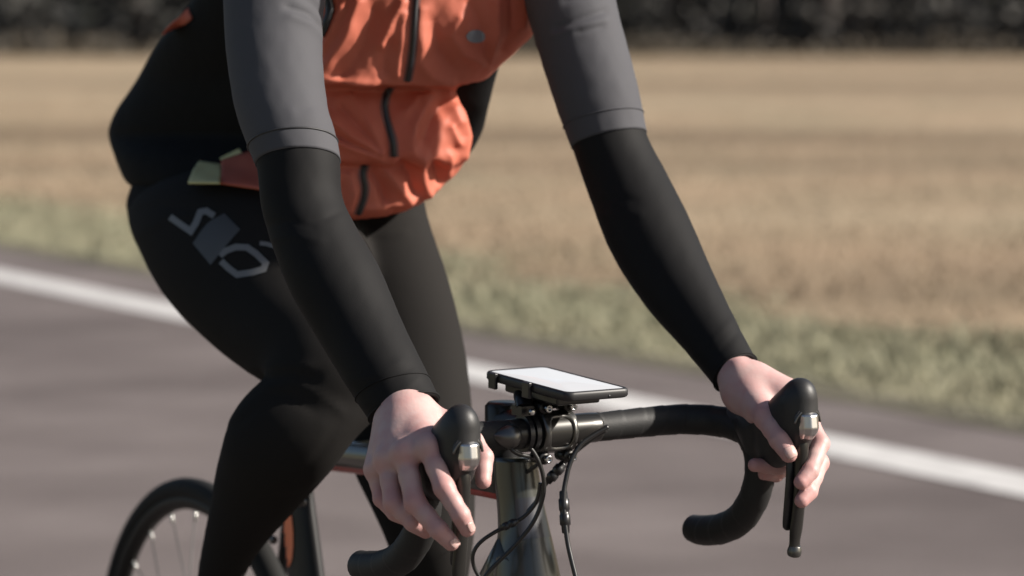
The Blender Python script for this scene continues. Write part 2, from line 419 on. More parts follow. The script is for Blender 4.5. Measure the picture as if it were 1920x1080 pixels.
y = 5.8 + (rng.uniform(0, 1, n) ** 1.7) * 55
x = -10 - rng.uniform(-14, 30, n) * (.5 + y / 22)
row = np.round((y + .1 * lump(x, y, 5, 8)) / .26) * .26 + rng.normal(0, .03, n)
hgt = rng.uniform(.018, .05, n) * (1 + .5 * lump(x, y, 4, 9))
blades('straw_stubble', to_world(x, row, -.005), np.abs(hgt), .007 + 0 * y, M['stubble'], .9)

# the far wood: one dark mass about 170 m away
mb = MB(); n = 46000
fx = rng.uniform(-130, 140, n); fy = 168 + rng.uniform(0, 26, n) + .02 * fx
fz = rng.uniform(0, 17, n) ** 1.0
tr = []
for i in range(290):
    x0 = rng.uniform(-130, 140); y0 = 168 + rng.uniform(0, 14); r0 = rng.uniform(.16, .42)
    v, f = tube([(x0, y0, -.05), (x0 + rng.normal(0, .2), y0, 6), (x0 + rng.normal(0, .5), y0, rng.uniform(13, 18))], [r0, r0 * .8, r0 * .3], n=4, seg=6, caps=False)
    mb.add(v, f, 1)
sz = rng.uniform(.35, 1.0, n); R1 = rng.normal(size=(n, 3)); R1 /= np.linalg.norm(R1, axis=1)[:, None]
R2 = np.cross(R1, rng.normal(size=(n, 3))); R2 /= np.linalg.norm(R2, axis=1)[:, None]
fc = np.stack([fx, fy, np.maximum(fz, .3)], 1)
V = np.stack([fc - R1 * sz[:, None], fc + R2 * sz[:, None] * .6, fc + R1 * sz[:, None], fc - R2 * sz[:, None] * .6], 1).reshape(-1, 3)
mb.add(V, (np.arange(n * 4).reshape(-1, 4)), 0)
# bushy under-storey and the dim interior behind it
n2 = 26000
fc = np.stack([rng.uniform(-130, 140, n2), 167 + rng.uniform(0, 5, n2), rng.uniform(0, 1, n2) ** 1.5 * 3.2], 1)
sz = rng.uniform(.2, .6, n2); R1 = rng.normal(size=(n2, 3)); R1 /= np.linalg.norm(R1, axis=1)[:, None]
R2 = np.cross(R1, rng.normal(size=(n2, 3))); R2 /= np.linalg.norm(R2, axis=1)[:, None]
V = np.stack([fc - R1 * sz[:, None], fc + R2 * sz[:, None] * .6, fc + R1 * sz[:, None], fc - R2 * sz[:, None] * .6], 1).reshape(-1, 3)
mb.add(V, (np.arange(n2 * 4).reshape(-1, 4)), 0)
n3 = 16000; ex_ = rng.uniform(-130, 140, n3)
fc = np.stack([ex_, 163.5 + rng.uniform(0, 4.5, n3), rng.uniform(0, 1, n3) ** 1.6 * (1.0 + .7 * lump(ex_, 0 * ex_, 9, 31))], 1); fc[:, 2] = np.maximum(fc[:, 2], .05)
sz = rng.uniform(.12, .35, n3); R1 = rng.normal(size=(n3, 3)) * np.array([1, 1, 1.6]); R1 /= np.linalg.norm(R1, axis=1)[:, None]
R2 = np.cross(R1, rng.normal(size=(n3, 3))); R2 /= np.linalg.norm(R2, axis=1)[:, None]
V = np.stack([fc - R1 * sz[:, None], fc + R2 * sz[:, None] * .5, fc + R1 * sz[:, None], fc - R2 * sz[:, None] * .5], 1).reshape(-1, 3)
mb.add(V, (np.arange(n3 * 4).reshape(-1, 4)), 2)
mb.build('forest', [M['needles'], M['bark'], M['scrub']], smooth=False, kind='stuff')

# ------------------------------------------------------------------ the bicycle
bike = empty('road_bike', B(-.4, 0, 0), 'dark olive grey road bicycle with drop handlebars ridden along the asphalt', 'bicycle')
# front and rear wheel
def wheel(xc, name='wheel', seed=0):
    zc = .343; c = B(xc, 0, zc); R = .343; ax = LF
    w = empty(name, c, '', ''); del w['label']; del w['category']
    w.parent = bike; w.matrix_parent_inverse = Matrix.Translation(-bike.location)
    a = np.linspace(0, 2 * math.pi, 90, endpoint=False); b_ = np.linspace(0, 2 * math.pi, 14, endpoint=False)
    rad = np.cos(a)[:, None] * HD + np.sin(a)[:, None] * ZZ
    T = c + rad[:, None, :] * (R - .015 + .015 * np.cos(b_))[None, :, None] + ax * (.015 * np.sin(b_))[None, :, None]
    def closed(Rg): 
        nr, nc = Rg.shape[:2]; v = Rg.reshape(-1, 3); f = []
        for i in range(nr):
            for j in range(nc): f.append((i * nc + j, i * nc + (j + 1) % nc, ((i + 1) % nr) * nc + (j + 1) % nc, ((i + 1) % nr) * nc + j))
        return v, f
    link('tyre', mesh_from('tyre', *closed(T), [M['tyre']]), w)
    prof = [(R - .022, -.0105), (R - .020, .0105), (R - .034, .0115), (R - .041, .006), (R - .042, 0), (R - .041, -.006), (R - .034, -.0115)]
    T = c + rad[:, None, :] * np.array([p[0] for p in prof])[None, :, None] + ax * np.array([p[1] for p in prof])[None, :, None]
    link('rim', mesh_from('rim', *closed(T), [M['rim']]), w)
    MB().add(*lathe(c - ax * .055, ax, [(0, .010), (.01, .022), (.018, .022), (.025, .013), (.085, .013), (.092, .022), (.1, .022), (.11, .01)])).build('hub', M['dark_alloy'], w)
    sp = None; npm = None
    for k in range(24):
        th = 2 * math.pi * k / 24 + .06; sd = .030 * (1 if k % 2 else -1); of = .55 * (1 if (k // 2) % 2 else -1)
        p0 = c + ax * sd + .021 * (math.cos(th + of * 2.2) * HD + math.sin(th + of * 2.2) * ZZ); p1 = c + (R - .044) * (math.cos(th) * HD + math.sin(th) * ZZ)
        s_ = MB().add(*tube([p0, p1], .0009, n=2, seg=6)).build('spoke', M['spoke'], w)
        p2 = c + (R - .056) * (math.cos(th) * HD + math.sin(th) * ZZ)
        MB().add(*tube([p1, p2], .0024, n=2, seg=8)).build('nipple', M['nipple'], w)
    return w
wheel(-.870)
wheel(.075)

# frame: head tube and down tube silhouettes come from measured edges at the depth of the steering axis
def px_limb(st, n=24, seg=28): return rings(limb(st, n, seg))
fr = MB()
dH = 2.965
fr.add(*px_limb([(923, 858, 1008, 858, dH, dH, .9), (926, 900, 1012, 896, dH, dH, .9), (932, 950, 1020, 944, dH, dH, .95), (933, 1000, 1032, 996, dH, dH, 1.0), (927, 1050, 1044, 1046, dH, dH, 1.05), (922, 1110, 1056, 1106, dH, dH, 1.05), (925, 1180, 1062, 1180, dH, dH, 1.0)], 40, 36))
BB = B(-.47, 0, .27); ST = B(-.607, 0, .755); HT = PY(972, 890, 0); HB = PY(985, 1090, 0)
fr.add(*tube([HB + ZZ * .035, .5 * (HB + BB) + ZZ * .01, BB], [.034, .031, .033], seg=24, sx=.85, side=LF))
frame = fr.build('frame', M['frame'], bike)
T0 = PY(955, 893, 0)
tt = MB(); tt.add(*tube([T0, .5 * (T0 + ST) + ZZ * .006, ST + ZZ * .005], [.0225, .019, .017], seg=20, sx=1.15, side=LF))
tt.build('top_tube', M['frame'], bike)
dn = ZZ * .0115
MB().add(*tube([T0 - dn * 1.12, .5 * (T0 + ST) + ZZ * .006 - dn * .94, ST + ZZ * .005 - dn * .9], [.0145, .0125, .011], seg=14, sx=1.2, side=LF)).build('top_tube_underside', M['red'], bike)
sdir = (ST - BB) / np.linalg.norm(ST - BB)
fa = np.cross(sdir, LF); fa /= np.linalg.norm(fa)
if fa @ HD < 0: fa = -fa
seat_tube = MB().add(*tube([BB, .5 * (BB + ST), ST + sdir * .02], [.0145, .0155, .0150], seg=28, sx=2.5, side=fa)).build('seat_tube', M['frame_dark'], bike)
for sy in (-1, 1):
    hub = B(-.905, .065 * sy, .343)
    MB().add(*tube([ST - sdir * .015 + LF * .012 * sy - fa * .02, .5 * (ST + hub) + LF * .022 * sy, hub], [.010, .008, .007], seg=12)).build('seat_stay', M['frame_dark'], bike)
    MB().add(*tube([BB + LF * .03 * sy, .5 * (BB + hub) + LF * .018 * sy, hub], [.014, .011, .009], seg=12)).build('chain_stay', M['frame_dark'], bike)
# fork
FH = B(.075, 0, .343)
for sy in (-1, 1):
    MB().add(*tube([HB - ZZ * .02 + LF * .012 * sy, HB - ZZ * .07 + LF * .034 * sy + HD * .01, .5 * (HB + FH) + LF * .046 * sy - HD * .006, FH + LF * .052 * sy], [.018, .016, .013, .009], seg=14)).build('fork_blade', M['frame'], bike)

def bvh_of(objs):
    V = []; F = []
    for o in (objs if isinstance(objs, (list, tuple)) else [objs]):
        n = len(V); V += [v.co.copy() for v in o.data.vertices]; F += [tuple(i + n for i in p.vertices) for p in o.data.polygons]
    return BVHTree.FromPolygons(V, F)
def cast(bvh, px, py, off=.0008):
    d = P(px, py, 1.) - CAM; d = Vector(d / np.linalg.norm(d))
    h = bvh.ray_cast(Vector(CAM), d)
    if h[0] is None: return None
    n = h[1] if h[1].dot(d) < 0 else -h[1]
    return np.array(h[0] + n * off)
def print_grid(mb, bvh, rows, off=.0008):       # rows of pixel points -> a thin print lying on the surface below
    V = [[cast(bvh, px, py, off) for px, py in r] for r in rows]
    last = None
    for r in V:
        for j in range(len(r)):
            if r[j] is None: r[j] = last if last is not None else np.zeros(3)
            last = r[j]
    n = len(V[0]); mb.add([p for r in V for p in r], grid_faces(len(V), n, False))
def lerp_rows(L, R, n=8): return [[(a[0] + (b[0] - a[0]) * k / n, a[1] + (b[1] - a[1]) * k / n) for k in range(n + 1)] for a, b in zip(L, R)]
def dens(pts, step=4):
    o = []
    for a, b in zip(pts[:-1], pts[1:]):
        k = max(1, int(math.hypot(b[0] - a[0], b[1] - a[1]) / step))
        o += [(a[0] + (b[0] - a[0]) * i / k, a[1] + (b[1] - a[1]) * i / k) for i in range(k)]
    return o + [pts[-1]]
def stroke(mb, bvh, pts, w, off=.0008):         # mitred ribbon
    p = np.array(pts, float); L = []; R = []
    for i in range(len(p)):
        d0 = p[i] - p[i - 1] if i else p[1] - p[0]; d1 = p[i + 1] - p[i] if i < len(p) - 1 else d0
        d0 = d0 / np.linalg.norm(d0); d1 = d1 / np.linalg.norm(d1)
        t = d0 + d1; t /= np.linalg.norm(t); nn = np.array([-t[1], t[0]]); k = w / 2 / max(.45, nn @ np.array([-d0[1], d0[0]]))
        L.append(p[i] + nn * k); R.append(p[i] - nn * k)
    LL = []; RR = []
    for i in range(len(p) - 1):
        k = max(1, int(np.linalg.norm(p[i + 1] - p[i]) / 5))
        for q in range(k + (i == len(p) - 2)):
            LL.append(L[i] + (L[i + 1] - L[i]) * q / k); RR.append(R[i] + (R[i + 1] - R[i]) * q / k)
    print_grid(mb, bvh, lerp_rows(LL, RR, 3), off)

ob = MB(); bv = bvh_of(seat_tube)
rowsL = [(541, 956), (533, 975), (529, 1000), (527, 1025), (527, 1048), (531, 1062), (536, 1071)]
rowsR = [(545, 956), (549, 975), (551, 1000), (551, 1025), (549, 1048), (544, 1062), (538, 1071)]
print_grid(ob, bv, lerp_rows(rowsL, rowsR, 6), .0012)
ob.build('orange_panel', M['orange_paint'], seat_tube)
for px, py in ((567, 942), (513, 1012)):
    p = PY(px, py, -.02); MB().add(*lathe(p, -FW, [(0, .004), (.004, .0055), (.007, .004), (.008, .0005)], 12)).build('bottle_bolt', M['gunmetal'], seat_tube)
# bands of darker paint round the head tube
bv = bvh_of(frame); hb = MB()
rl = [(966, 935), (966, 950), (968, 975), (972, 1000), (978, 1012)]; rr = [(1017, 930), (1019, 950), (1024, 975), (1029, 997), (1032, 1006)]
print_grid(hb, bv, lerp_rows(rl, rr, 10), .0006)
hb.build('dark_band', mat('slate_paint', (.022, .022, .027), .35, coat=.5), frame)

# saddle and seat post
SP = ST + sdir * .12
MB().add(*tube([ST, SP], [.0135, .0135], n=3, seg=16, sx=1.6, side=fa)).build('seat_post', M['frame_dark'], bike)
st_ = []
for xx, w, zz in ((.14, .018, .925), (.09, .022, .93), (.0, .034, .932), (-.07, .062, .937), (-.12, .072, .945), (-.13, .05, .945)):
    ang = np.linspace(0, 2 * math.pi, 20, endpoint=False); c = B(-.655 + xx, 0, zz)
    st_.append(c + LF * (w * np.cos(ang))[:, None] + ZZ * (.016 * np.sin(ang))[:, None])
v, f = rings(np.array(st_)); MB().add(v, f).build('saddle', M['black_plastic'], bike)
# cranks, chainring, pedals
cr = math.radians(72)
MB().add(*lathe(BB - LF * .052, LF, [(0, .03), (.001, .088), (.004, .088), (.005, .03)], 48)).build('chainring', M['dark_alloy'], bike)
cdir = -HD * math.sin(cr) * .9 + ZZ * .42; cdir = cdir / np.linalg.norm(cdir)
PED = {}
for sy in (-1, 1):
    dd = cdir * (1 if sy < 0 else -1); p0 = BB + LF * sy * .065; p1 = p0 + dd * .1725 + LF * sy * .012; PED[sy] = p1
    MB().add(*tube([p0, .5 * (p0 + p1), p1], [.016, .012, .012], seg=12)).build('crank_arm', M['dark_alloy'], bike)
    bevel(MB().add(*box(p1 + LF * sy * .045, HD * .035, LF * .032, ZZ * .008)).build('pedal', M['black_plastic'], bike, smooth=False))

# handlebar: bare centre and wrapped ends
hbar = MB().add(*tube([BC(0, -.056, 0), BC(0, -.045, 0), BC(0, .045, 0), BC(0, .056, 0)], [.0148, .0159, .0159, .0148], seg=26, n=14)).build('handlebar', M['dark_alloy'], bike)
def bar_side(s, ys):
    q = [BC(0, .052 * s, 0), BC(0, .12 * s, .001), BC(.003, .160 * s, .001), BC(.020, .186 * s, .000), BC(.048, .197 * s, -.002), BC(.075, .2 * s, -.010), BC(.090, .2 * s, -.035), BC(.083, .201 * s, -.068), BC(.055, .203 * s, -.100), BC(.018, .204 * s, -.118), BC(-.020, .205 * s, -.126), BC(-.036, .205 * s, -.1265)]
    r = [.0152, .0158, .016, .0163, .0165, .0165, .0162, .0162, .0165, .0166, .0164, .0150]
    V, F = tube(q, r, n=260, seg=22)
    V = np.array(V); n = 260
    # the wrap: a helical lip every 27 mm
    cen = V[:n * 22].reshape(n, 22, 3).mean(1); Ln = np.concatenate([[0], np.cumsum(np.linalg.norm(np.diff(cen, axis=0), axis=1))])
    ph = (Ln[:, None] / .027 + np.arange(22)[None, :] / 22.0 * s) % 1.0
    am = .0006 * (ph - .5); rad = V[:n * 22].reshape(n, 22, 3) - cen[:, None]; rad /= np.linalg.norm(rad, axis=2)[..., None]
    V[:n * 22] = (V[:n * 22].reshape(n, 22, 3) + rad * am[..., None]).reshape(-1, 3)
    return MB().add(V, F).build('bar_tape', M['tape'], hbar)
for s in (-1, 1):
    bar_side(s, 0)
    MB().add(*lathe(BC(-.034, .205 * s, -.1265), -HD, [(0, .0135), (.004, .0150), (.007, .013), (.009, .006), (.0095, .0005)], 20)).build('bar_end_plug', M['black_plastic'], hbar)

# stem, face plate, bolts
STR = PY(945, 792, 0)
stem = MB()
stem.add(*tube([STR, .55 * STR + .45 * BC(0, 0, 0), BC(-.018, 0, 0)], [.0185, .0165, .0175], seg=22, sx=1.12, side=LF))
stem.add(*lathe(STR - ZZ * .022, ZZ, [(0, .017), (.001, .0205), (.040, .0205), (.044, .017), (.0441, .0005)], 28))
stem.add(*lathe(BC(0, -.0200, 0), LF, [(0, .0190), (.001, .0208), (.039, .0208), (.040, .0190)], 30))
stem_o = autosmooth(stem.build('stem', M['dark_alloy'], bike), 50)
sp_ = MB()
for k in range(3): sp_.add(*lathe(STR - ZZ * (.036 + .0125 * k), ZZ, [(0, .018), (.0008, .0195), (.0112, .0195), (.012, .018)], 28))
autosmooth(sp_.build('headset_spacer', M['frame_dark'], bike), 50)
# face plate as an arch frame of two legs and two bridges around the front of the bar
def arc_band(y0, y1, a0, a1, ri, ro, n=20):
    aa = np.linspace(a0, a1, n); R = []
    for a in aa:
        d = HD * math.cos(a) + ZZ * math.sin(a)
        R.append([C0 + d * ri + LF * y0, C0 + d * ro + LF * y0, C0 + d * ro + LF * y1, C0 + d * ri + LF * y1])
    return rings(np.array(R))
def plate_ring(hy, ha, ex, rr, n=56):
    o = []
    for k in range(n):
        t_ = 2 * math.pi * k / n; c_, s_ = math.cos(t_), math.sin(t_)
        yy = hy * math.copysign(abs(c_) ** (2 / ex), c_); a = ha * math.copysign(abs(s_) ** (2 / ex), s_)
        o.append(C0 + (HD * math.cos(a) + ZZ * math.sin(a)) * rr + LF * yy)
    return o
v, f = rings(np.array([plate_ring(.0200, 1.42, 7, .0165), plate_ring(.0200, 1.42, 7, .0212), plate_ring(.0192, 1.38, 7, .0226), plate_ring(.0150, .92, 3.2, .0230), plate_ring(.0138, .84, 3.2, .0224), plate_ring(.0133, .82, 3.2, .0166)]), False)
MB().add(v, f).build('face_plate', M['gunmetal'], stem_o)
for y in (-.0150, .0150):
    for z in (-1, 1):
        p = BC(.012, y, .0262 * z)
        bolt = MB().add(*lathe(p - HD * .02, HD, [(0, .0036), (.022, .0036), (.0225, .0042), (.027, .0042), (.0275, .0034), (.0276, .0022), (.025, .0020), (.0249, .0004)], 16)).build('bolt', M['steel'], stem_o)
        lug = MB().add(*lathe(p - HD * .022, HD, [(0, .006), (.001, .0068), (.020, .0068), (.021, .006)], 16)).build('bolt_lug', M['dark_alloy'], stem_o)
# the phone mount: a clamp of two rings on the bar with an arm reaching back over the stem
mnt = MB()
for y in (-.0375, -.0295):
    mnt.add(*lathe(BC(0, y, 0), LF, [(0, .0165), (.0005, .0196), (.0055, .0196), (.006, .0165)], 28))
mnt.add(*box(BC(-.004, -.0330, .0235), HD * .010, LF * .0075, ZZ * .005))
mnt.add(*tube([BC(.0, -.0330, .026), BC(-.010, -.028, .033), BC(-.030, -.016, .037), BC(-.045, 0, .040)], [.006, .007, .007, .009], seg=12, sx=1.5, side=LF))
mount = autosmooth(mnt.build('phone_mount', M['black_plastic'], bike), 45)
MB().add(*lathe(BC(.012, -.0330, .0235), HD, [(0, .0035), (.004, .0035), (.0045, .002), (.0046, .0003)], 12)).build('mount_screw', M['steel'], mount)

# cone shaped cable guide on the near side of the bar
MB().add(*tube([BC(0.012, -.080, .002), BC(.0135, -.070, .001), BC(.014, -.059, .000), BC(.012, -.053, -.002)], [.0015, .0085, .0125, .0100], seg=16)).build('cable_guide', M['gunmetal'], bike)

# hoses and cables
def hose(pts, r, name='cable', m='cable', ex=None):
    o = MB().add(*tube([np.array(p) for p in pts], r, seg=10, n=len(pts) * 10)).build(name, M[m], bike); return o
def px_path(l, d0, d1):
    n = len(l); return [P(a, b, d0 + (d1 - d0) * i / (n - 1)) for i, (a, b) in enumerate(l)]
def sleeve(o, p0, p1, r, name='hose_connector'):
    p0, p1 = np.array(p0), np.array(p1); L = np.linalg.norm(p1 - p0); a = (p1 - p0) / L
    MB().add(*lathe(p0, a, [(0, r * .55), (.001, r * .75), (L * .18, r * .78), (L * .2, r), (L * .45, r), (L * .47, r * .86), (L * .55, r * .86), (L * .57, r), (L * .80, r), (L * .82, r * .78), (L * .99, r * .7), (L, r * .5)], 16)).build(name, M['black_plastic'], o)
c1 = hose(px_path([(962, 826), (978, 828), (996, 842), (1012, 870), (1020, 905), (1016, 940), (998, 982), (962, 1026), (920, 1068), (890, 1110)], 2.868, 2.90), .0023)
c2 = hose(px_path([(1013, 905), (1009, 930), (1000, 950), (978, 972), (945, 988), (905, 1013), (888, 1036), (888, 1060), (900, 1085), (915, 1110)], 2.885, 2.91), .0021)
sleeve(c2, P(972, 976, 2.893), P(938, 991, 2.896), .0042)
c3 = hose(px_path([(1140, 800), (1112, 816), (1088, 834), (1070, 866), (1061, 900), (1057, 930), (1059, 975), (1064, 1015), (1071, 1048), (1080, 1085), (1086, 1120)], 2.895, 2.86), .0026)
sleeve(c3, P(1056, 920, 2.882), P(1061, 1000, 2.874), .0056)
c4 = hose(px_path([(1136, 806), (1108, 824), (1080, 846), (1056, 869), (1034, 893), (1018, 915), (1010, 935), (990, 960)], 2.91, 2.925), .0026)
sleeve(c4, P(1058, 868, 2.915), P(1026, 904, 2.918), .0058)
hose([BC(.005, -.06, -.006), BC(.012, -.05, -.018), BC(.004, -.02, -.026), BC(-.02, 0, -.034), BC(-.05, 0, -.05)], .0022)

# shift and brake lever units
def shifter(s):
    y = .2 * s; pts = [((.050, .004), .0165), ((.085, .000), .0188), ((.115, .008), .0193), ((.140, .022), .0192), ((.155, .034), .0182), ((.1600, .0442), .0150)]
    low = [((.090, -.024), .0148), ((.118, -.019), .0158), ((.145, -.004), .0168), ((.157, .012), .0170)]
    def f(X):
        q = X - C0; lx = q @ HD; ly = (q @ LF - y) ; lz = q[:, 2]
        L = np.stack([lx, ly * 1.10, lz], 1); d = None
        for ch, k in ((pts, .012), (low, .014)):
            for (a, ra), (b, rb) in zip(ch[:-1], ch[1:]):
                e = cone_d(L, (a[0], 0, a[1]), (b[0], 0, b[1]), ra, rb); d = e if d is None else smin(d, e, k)
        for (a, ra), (b, rb) in zip(pts[1:5], low[0:4]):
            d = smin(d, cone_d(L, (a[0], 0, a[1]), (b[0], 0, b[1]), ra * .95, rb), .01)
        return d
    lo = BC(.02, y, 0); c = [BC(a, y + b, z) for a in (.025, .185) for b in (-.03, .03) for z in (-.055, .072)]
    V, F = surface_nets(f, np.min(c, 0), np.max(c, 0), .0018, 2)
    hd = MB().add(V, F).build('shifter', M['rubber'], bike)
    # bracket cap: faceted silver nose under the horn
    cap = []; ang = np.radians([0, 38, 72, 108, 142, 180, 232, 308])
    for zz, cx, w, dx in ((.0270, .1690, .0070, .0060), (.0232, .1712, .0112, .0110), (.0100, .1716, .0116, .0126), (.0030, .1704, .0100, .0116), (-.0020, .1675, .0080, .0095), (-.0038, .1660, .0030, .0040)):
        cap.append(BC(cx, y, zz) + LF * (w * np.cos(ang))[:, None] + HD * (dx * np.sin(ang))[:, None])
    v, f_ = rings(np.array(cap)); bevel(MB().add(v, f_).build('bracket_cap', M['alloy'], hd, smooth=False), .0011, 2).modifiers['bevel'].angle_limit = math.radians(8)
    # thin bright lip between rubber and cap
    ang = np.linspace(math.pi * .06, math.pi * .94, 14)
    ring = [BC(.1752 + .0006 * math.cos(a * 2), y, .0115) + LF * (.0162 * math.cos(a)) + (ZZ * .97 - HD * .06) * (.0180 * math.sin(a)) - HD * (.0042 * abs(math.cos(a)) ** 3) for a in ang]
    MB().add(*tube(ring, .0014, n=26, seg=8)).build('cap_edge', M['gunmetal'], hd)
    ring = [p + ZZ * .0030 - HD * .0008 for p in ring]
    MB().add(*tube(ring, .0012, n=26, seg=8)).build('cap_groove', M['zip'], hd)
    # lever blade
    q = [((.158, .004), .0080, .0085), ((.1615, -.012), .0076, .0078), ((.1615, -.032), .0074, .0062), ((.1600, -.056), .0074, .0050), ((.1570, -.080), .0074, .0045), ((.1540, -.098), .0076, .0042), ((.1520, -.110), .0064, .0040), ((.1510, -.120), .0066, .0042), ((.1500, -.1255), .0052, .0038), ((.1497, -.1275), .0020, .0018)]
    A = catmull([[a[0], a[1], w, h_] for a, w, h_ in q], 60); R = []
    ang = np.linspace(0, 2 * math.pi, 18, endpoint=False)
    for i in range(60):
        t_ = A[min(i + 1, 59), :2] - A[max(i - 1, 0), :2]; t_ /= np.linalg.norm(t_); nx = -t_[1] if -t_[1] > 0 else t_[1]; nz = t_[0] if -t_[1] > 0 else -t_[0]
        R.append(BC(A[i, 0], y, A[i, 1]) + LF * (A[i, 2] * np.cos(ang))[:, None] + (HD * nx + ZZ * nz) * (A[i, 3] * np.sin(ang))[:, None])
    v, f_ = rings(np.array(R)); MB().add(v, f_).build('brake_lever', M['dark_alloy'], hd)
    # shift paddle behind the blade
    q = [((.150, -.020), .0070, .0050), ((.1520, -.040), .0085, .0045), ((.1510, -.062), .0095, .0040), ((.1480, -.084), .0092, .0036), ((.1455, -.096), .0075, .0032), ((.1445, -.100), .003, .002)]
    A = catmull([[a[0], a[1], w, h_] for a, w, h_ in q], 30); R = []
    for i in range(30): R.append(BC(A[i, 0], y - .0030 * s, A[i, 1]) + LF * (A[i, 2] * np.cos(ang))[:, None] + HD * (A[i, 3] * np.sin(ang))[:, None])
    v, f_ = rings(np.array(R)); MB().add(v, f_).build('shift_paddle', M['black_plastic'], hd)
    # polished tip
    MB().add(*tube([BC(.1522, y, -.1155), BC(.1515, y, -.1210), BC(.1502, y, -.1255), BC(.1497, y, -.1278)], [.0062, .0076, .0066, .002], seg=16)).build('lever_tip', M['gunmetal'], hd)
    return hd
for s in (-1, 1): shifter(s)

# ------------------------------------------------------------------ the phone on its mount
A_, Bq, Cq, Dq = PY(915, 707, -.038), PY(1015, 693, .038), PY(1176, 734, .038), PY(1071, 751, -.038)
pc = (A_ + Bq + Cq + Dq) / 4; ex = (Cq + Dq - A_ - Bq); Lh = np.linalg.norm(ex) / 4; ex /= np.linalg.norm(ex)
ey = LF - ex * (LF @ ex); ey /= np.linalg.norm(ey); ez = np.cross(ex, ey); ez = ez if ez[2] > 0 else -ez
phone = empty('phone', pc, 'black smartphone with blank white lit screen mounted above the handlebar stem', 'phone')
def slab(c, hx, hy, hz, rc, n=6, lip=None):
    o = []
    for cx, cy, a0 in ((1, 1, 0), (-1, 1, .5), (-1, -1, 1), (1, -1, 1.5)):
        for k in range(n + 1):
            a = math.pi * (a0 + .5 * k / n); o.append((cx * (hx - rc) + rc * math.cos(a), cy * (hy - rc) + rc * math.sin(a)))
    R = []
    for z, ins in lip or ((-hz, .0022), (-hz + .0015, .0006), (-hz + .003, 0), (hz - .0025, 0), (hz - .0010, .0005), (hz, .0016)):
        R.append([c + ex * x * (hx - ins) / hx + ey * y * (hy - ins) / hy + ez * z for x, y in o])
    return rings(np.array(R))
autosmooth(MB().add(*slab(pc, Lh, .0385, .0055, .009, 6, ((-.0042, .0026), (-.0034, .0010), (-.002, 0), (.0028, 0), (.0046, .0005), (.0055, .0016), (.0058, .0030), (.0044, .0046)))).build('case', M['case'], phone), 50)
# raised lip round the glass and the glass itself
MB().add(*slab(pc + ez * .0047, Lh - .0048, .0337, .0004, .006, 6, ((-.0004, 0), (.0004, 0)))).build('screen', M['screen'], phone)
MB().add(*lathe(pc + ex * (Lh - .0006) + ey * .012 - ez * .001, ex, [(0, .0015), (.0009, .0015), (.001, .0003)], 12)).build('socket', M['zip'], phone)
bevel(MB().add(*box(pc - ex * .008 - ez * .010, ex * .052, ey * .026, ez * .0045)).build('mount_cradle', M['black_plastic'], mount, smooth=False), .002)
for sg in (-.72, .1):
    bevel(MB().add(*box(pc + ex * Lh * sg - ey * .0405 - ez * .002, ex * .007, ey * .0022, ez * .0085)).build('cradle_claw', M['black_plastic'], mount, smooth=False), .0012)
MB().add(*tube([BC(-.045, 0, .028), pc - ex * .010 - ez * .012], [.013, .015], n=4, seg=18)).build('mount_post', M['black_plastic'], mount)

# ------------------------------------------------------------------ the rider
def hand_surface(wrist, arm, fingers, thumb, pads, bumps):
    """wrist, arm: (px, py, d, r); fingers: four lists of (px, py, d, r mm); thumb likewise"""
    W = P(*wrist[:3]); Fi = [[(P(*q[:3]), q[3] / 1000 * 1.02) for q in f] for f in fingers]; Th = [(P(*q[:3]), q[3] / 1000) for q in thumb]
    Ar = P(*arm[:3]); pd = [(P(*q[:3]), P(*q[3:6]), q[6] / 1000, q[7] / 1000) for q in pads]; bp = [(P(*q[:3]), q[3] / 1000) for q in bumps]
    def f(X):
        d = cone_d(X, Ar, W, arm[3] / 1000, wrist[3] / 1000)
        for fi in Fi:
            a = W + (fi[0][0] - W) * .22
            d = smin(d, cone_d(X, a, fi[0][0], wrist[3] / 1000 * .62, fi[0][1] * 1.12), .020)
        for fi in Fi[:4]:                # tendons on the back of the hand
            k0, k1 = W + (fi[0][0] - W) * .30, fi[0][0]; up_ = -FW * (wrist[3] / 1000 * .62) * .80
            d = smin(d, cone_d(X, k0 + up_ * .9, k1 + up_ * (fi[0][1] / (wrist[3] / 1000 * .62)) * .45, .0036, .0050), .005)
        for a, b, ra, rb in pd: d = smin(d, cone_d(X, a, b, ra, rb), .016)
        for c, r in bp: d = smin(d, np.linalg.norm(X - c, axis=1) - r, .008)
        for ch in Fi + [Th]:
            e = None
            for (a, ra), (b, rb) in zip(ch[:-1], ch[1:]):
                # a phalanx is a little narrower in the middle than at its joints
                mpt = (a + b) / 2; rm = (ra + rb) / 2 * .925
                for g in (cone_d(X, a, mpt, ra, rm), cone_d(X, mpt, b, rm, rb)):
                    e = g if e is None else smin(e, g, .0035)
            d = smin(d, e, .0055 if ch is not Th else .010)
        return d
    pts = np.array([p for ch in Fi + [Th] for p, r in ch] + [W, Ar])
    return surface_nets(f, pts.min(0) - .03, pts.max(0) + .03, .00165, 2)

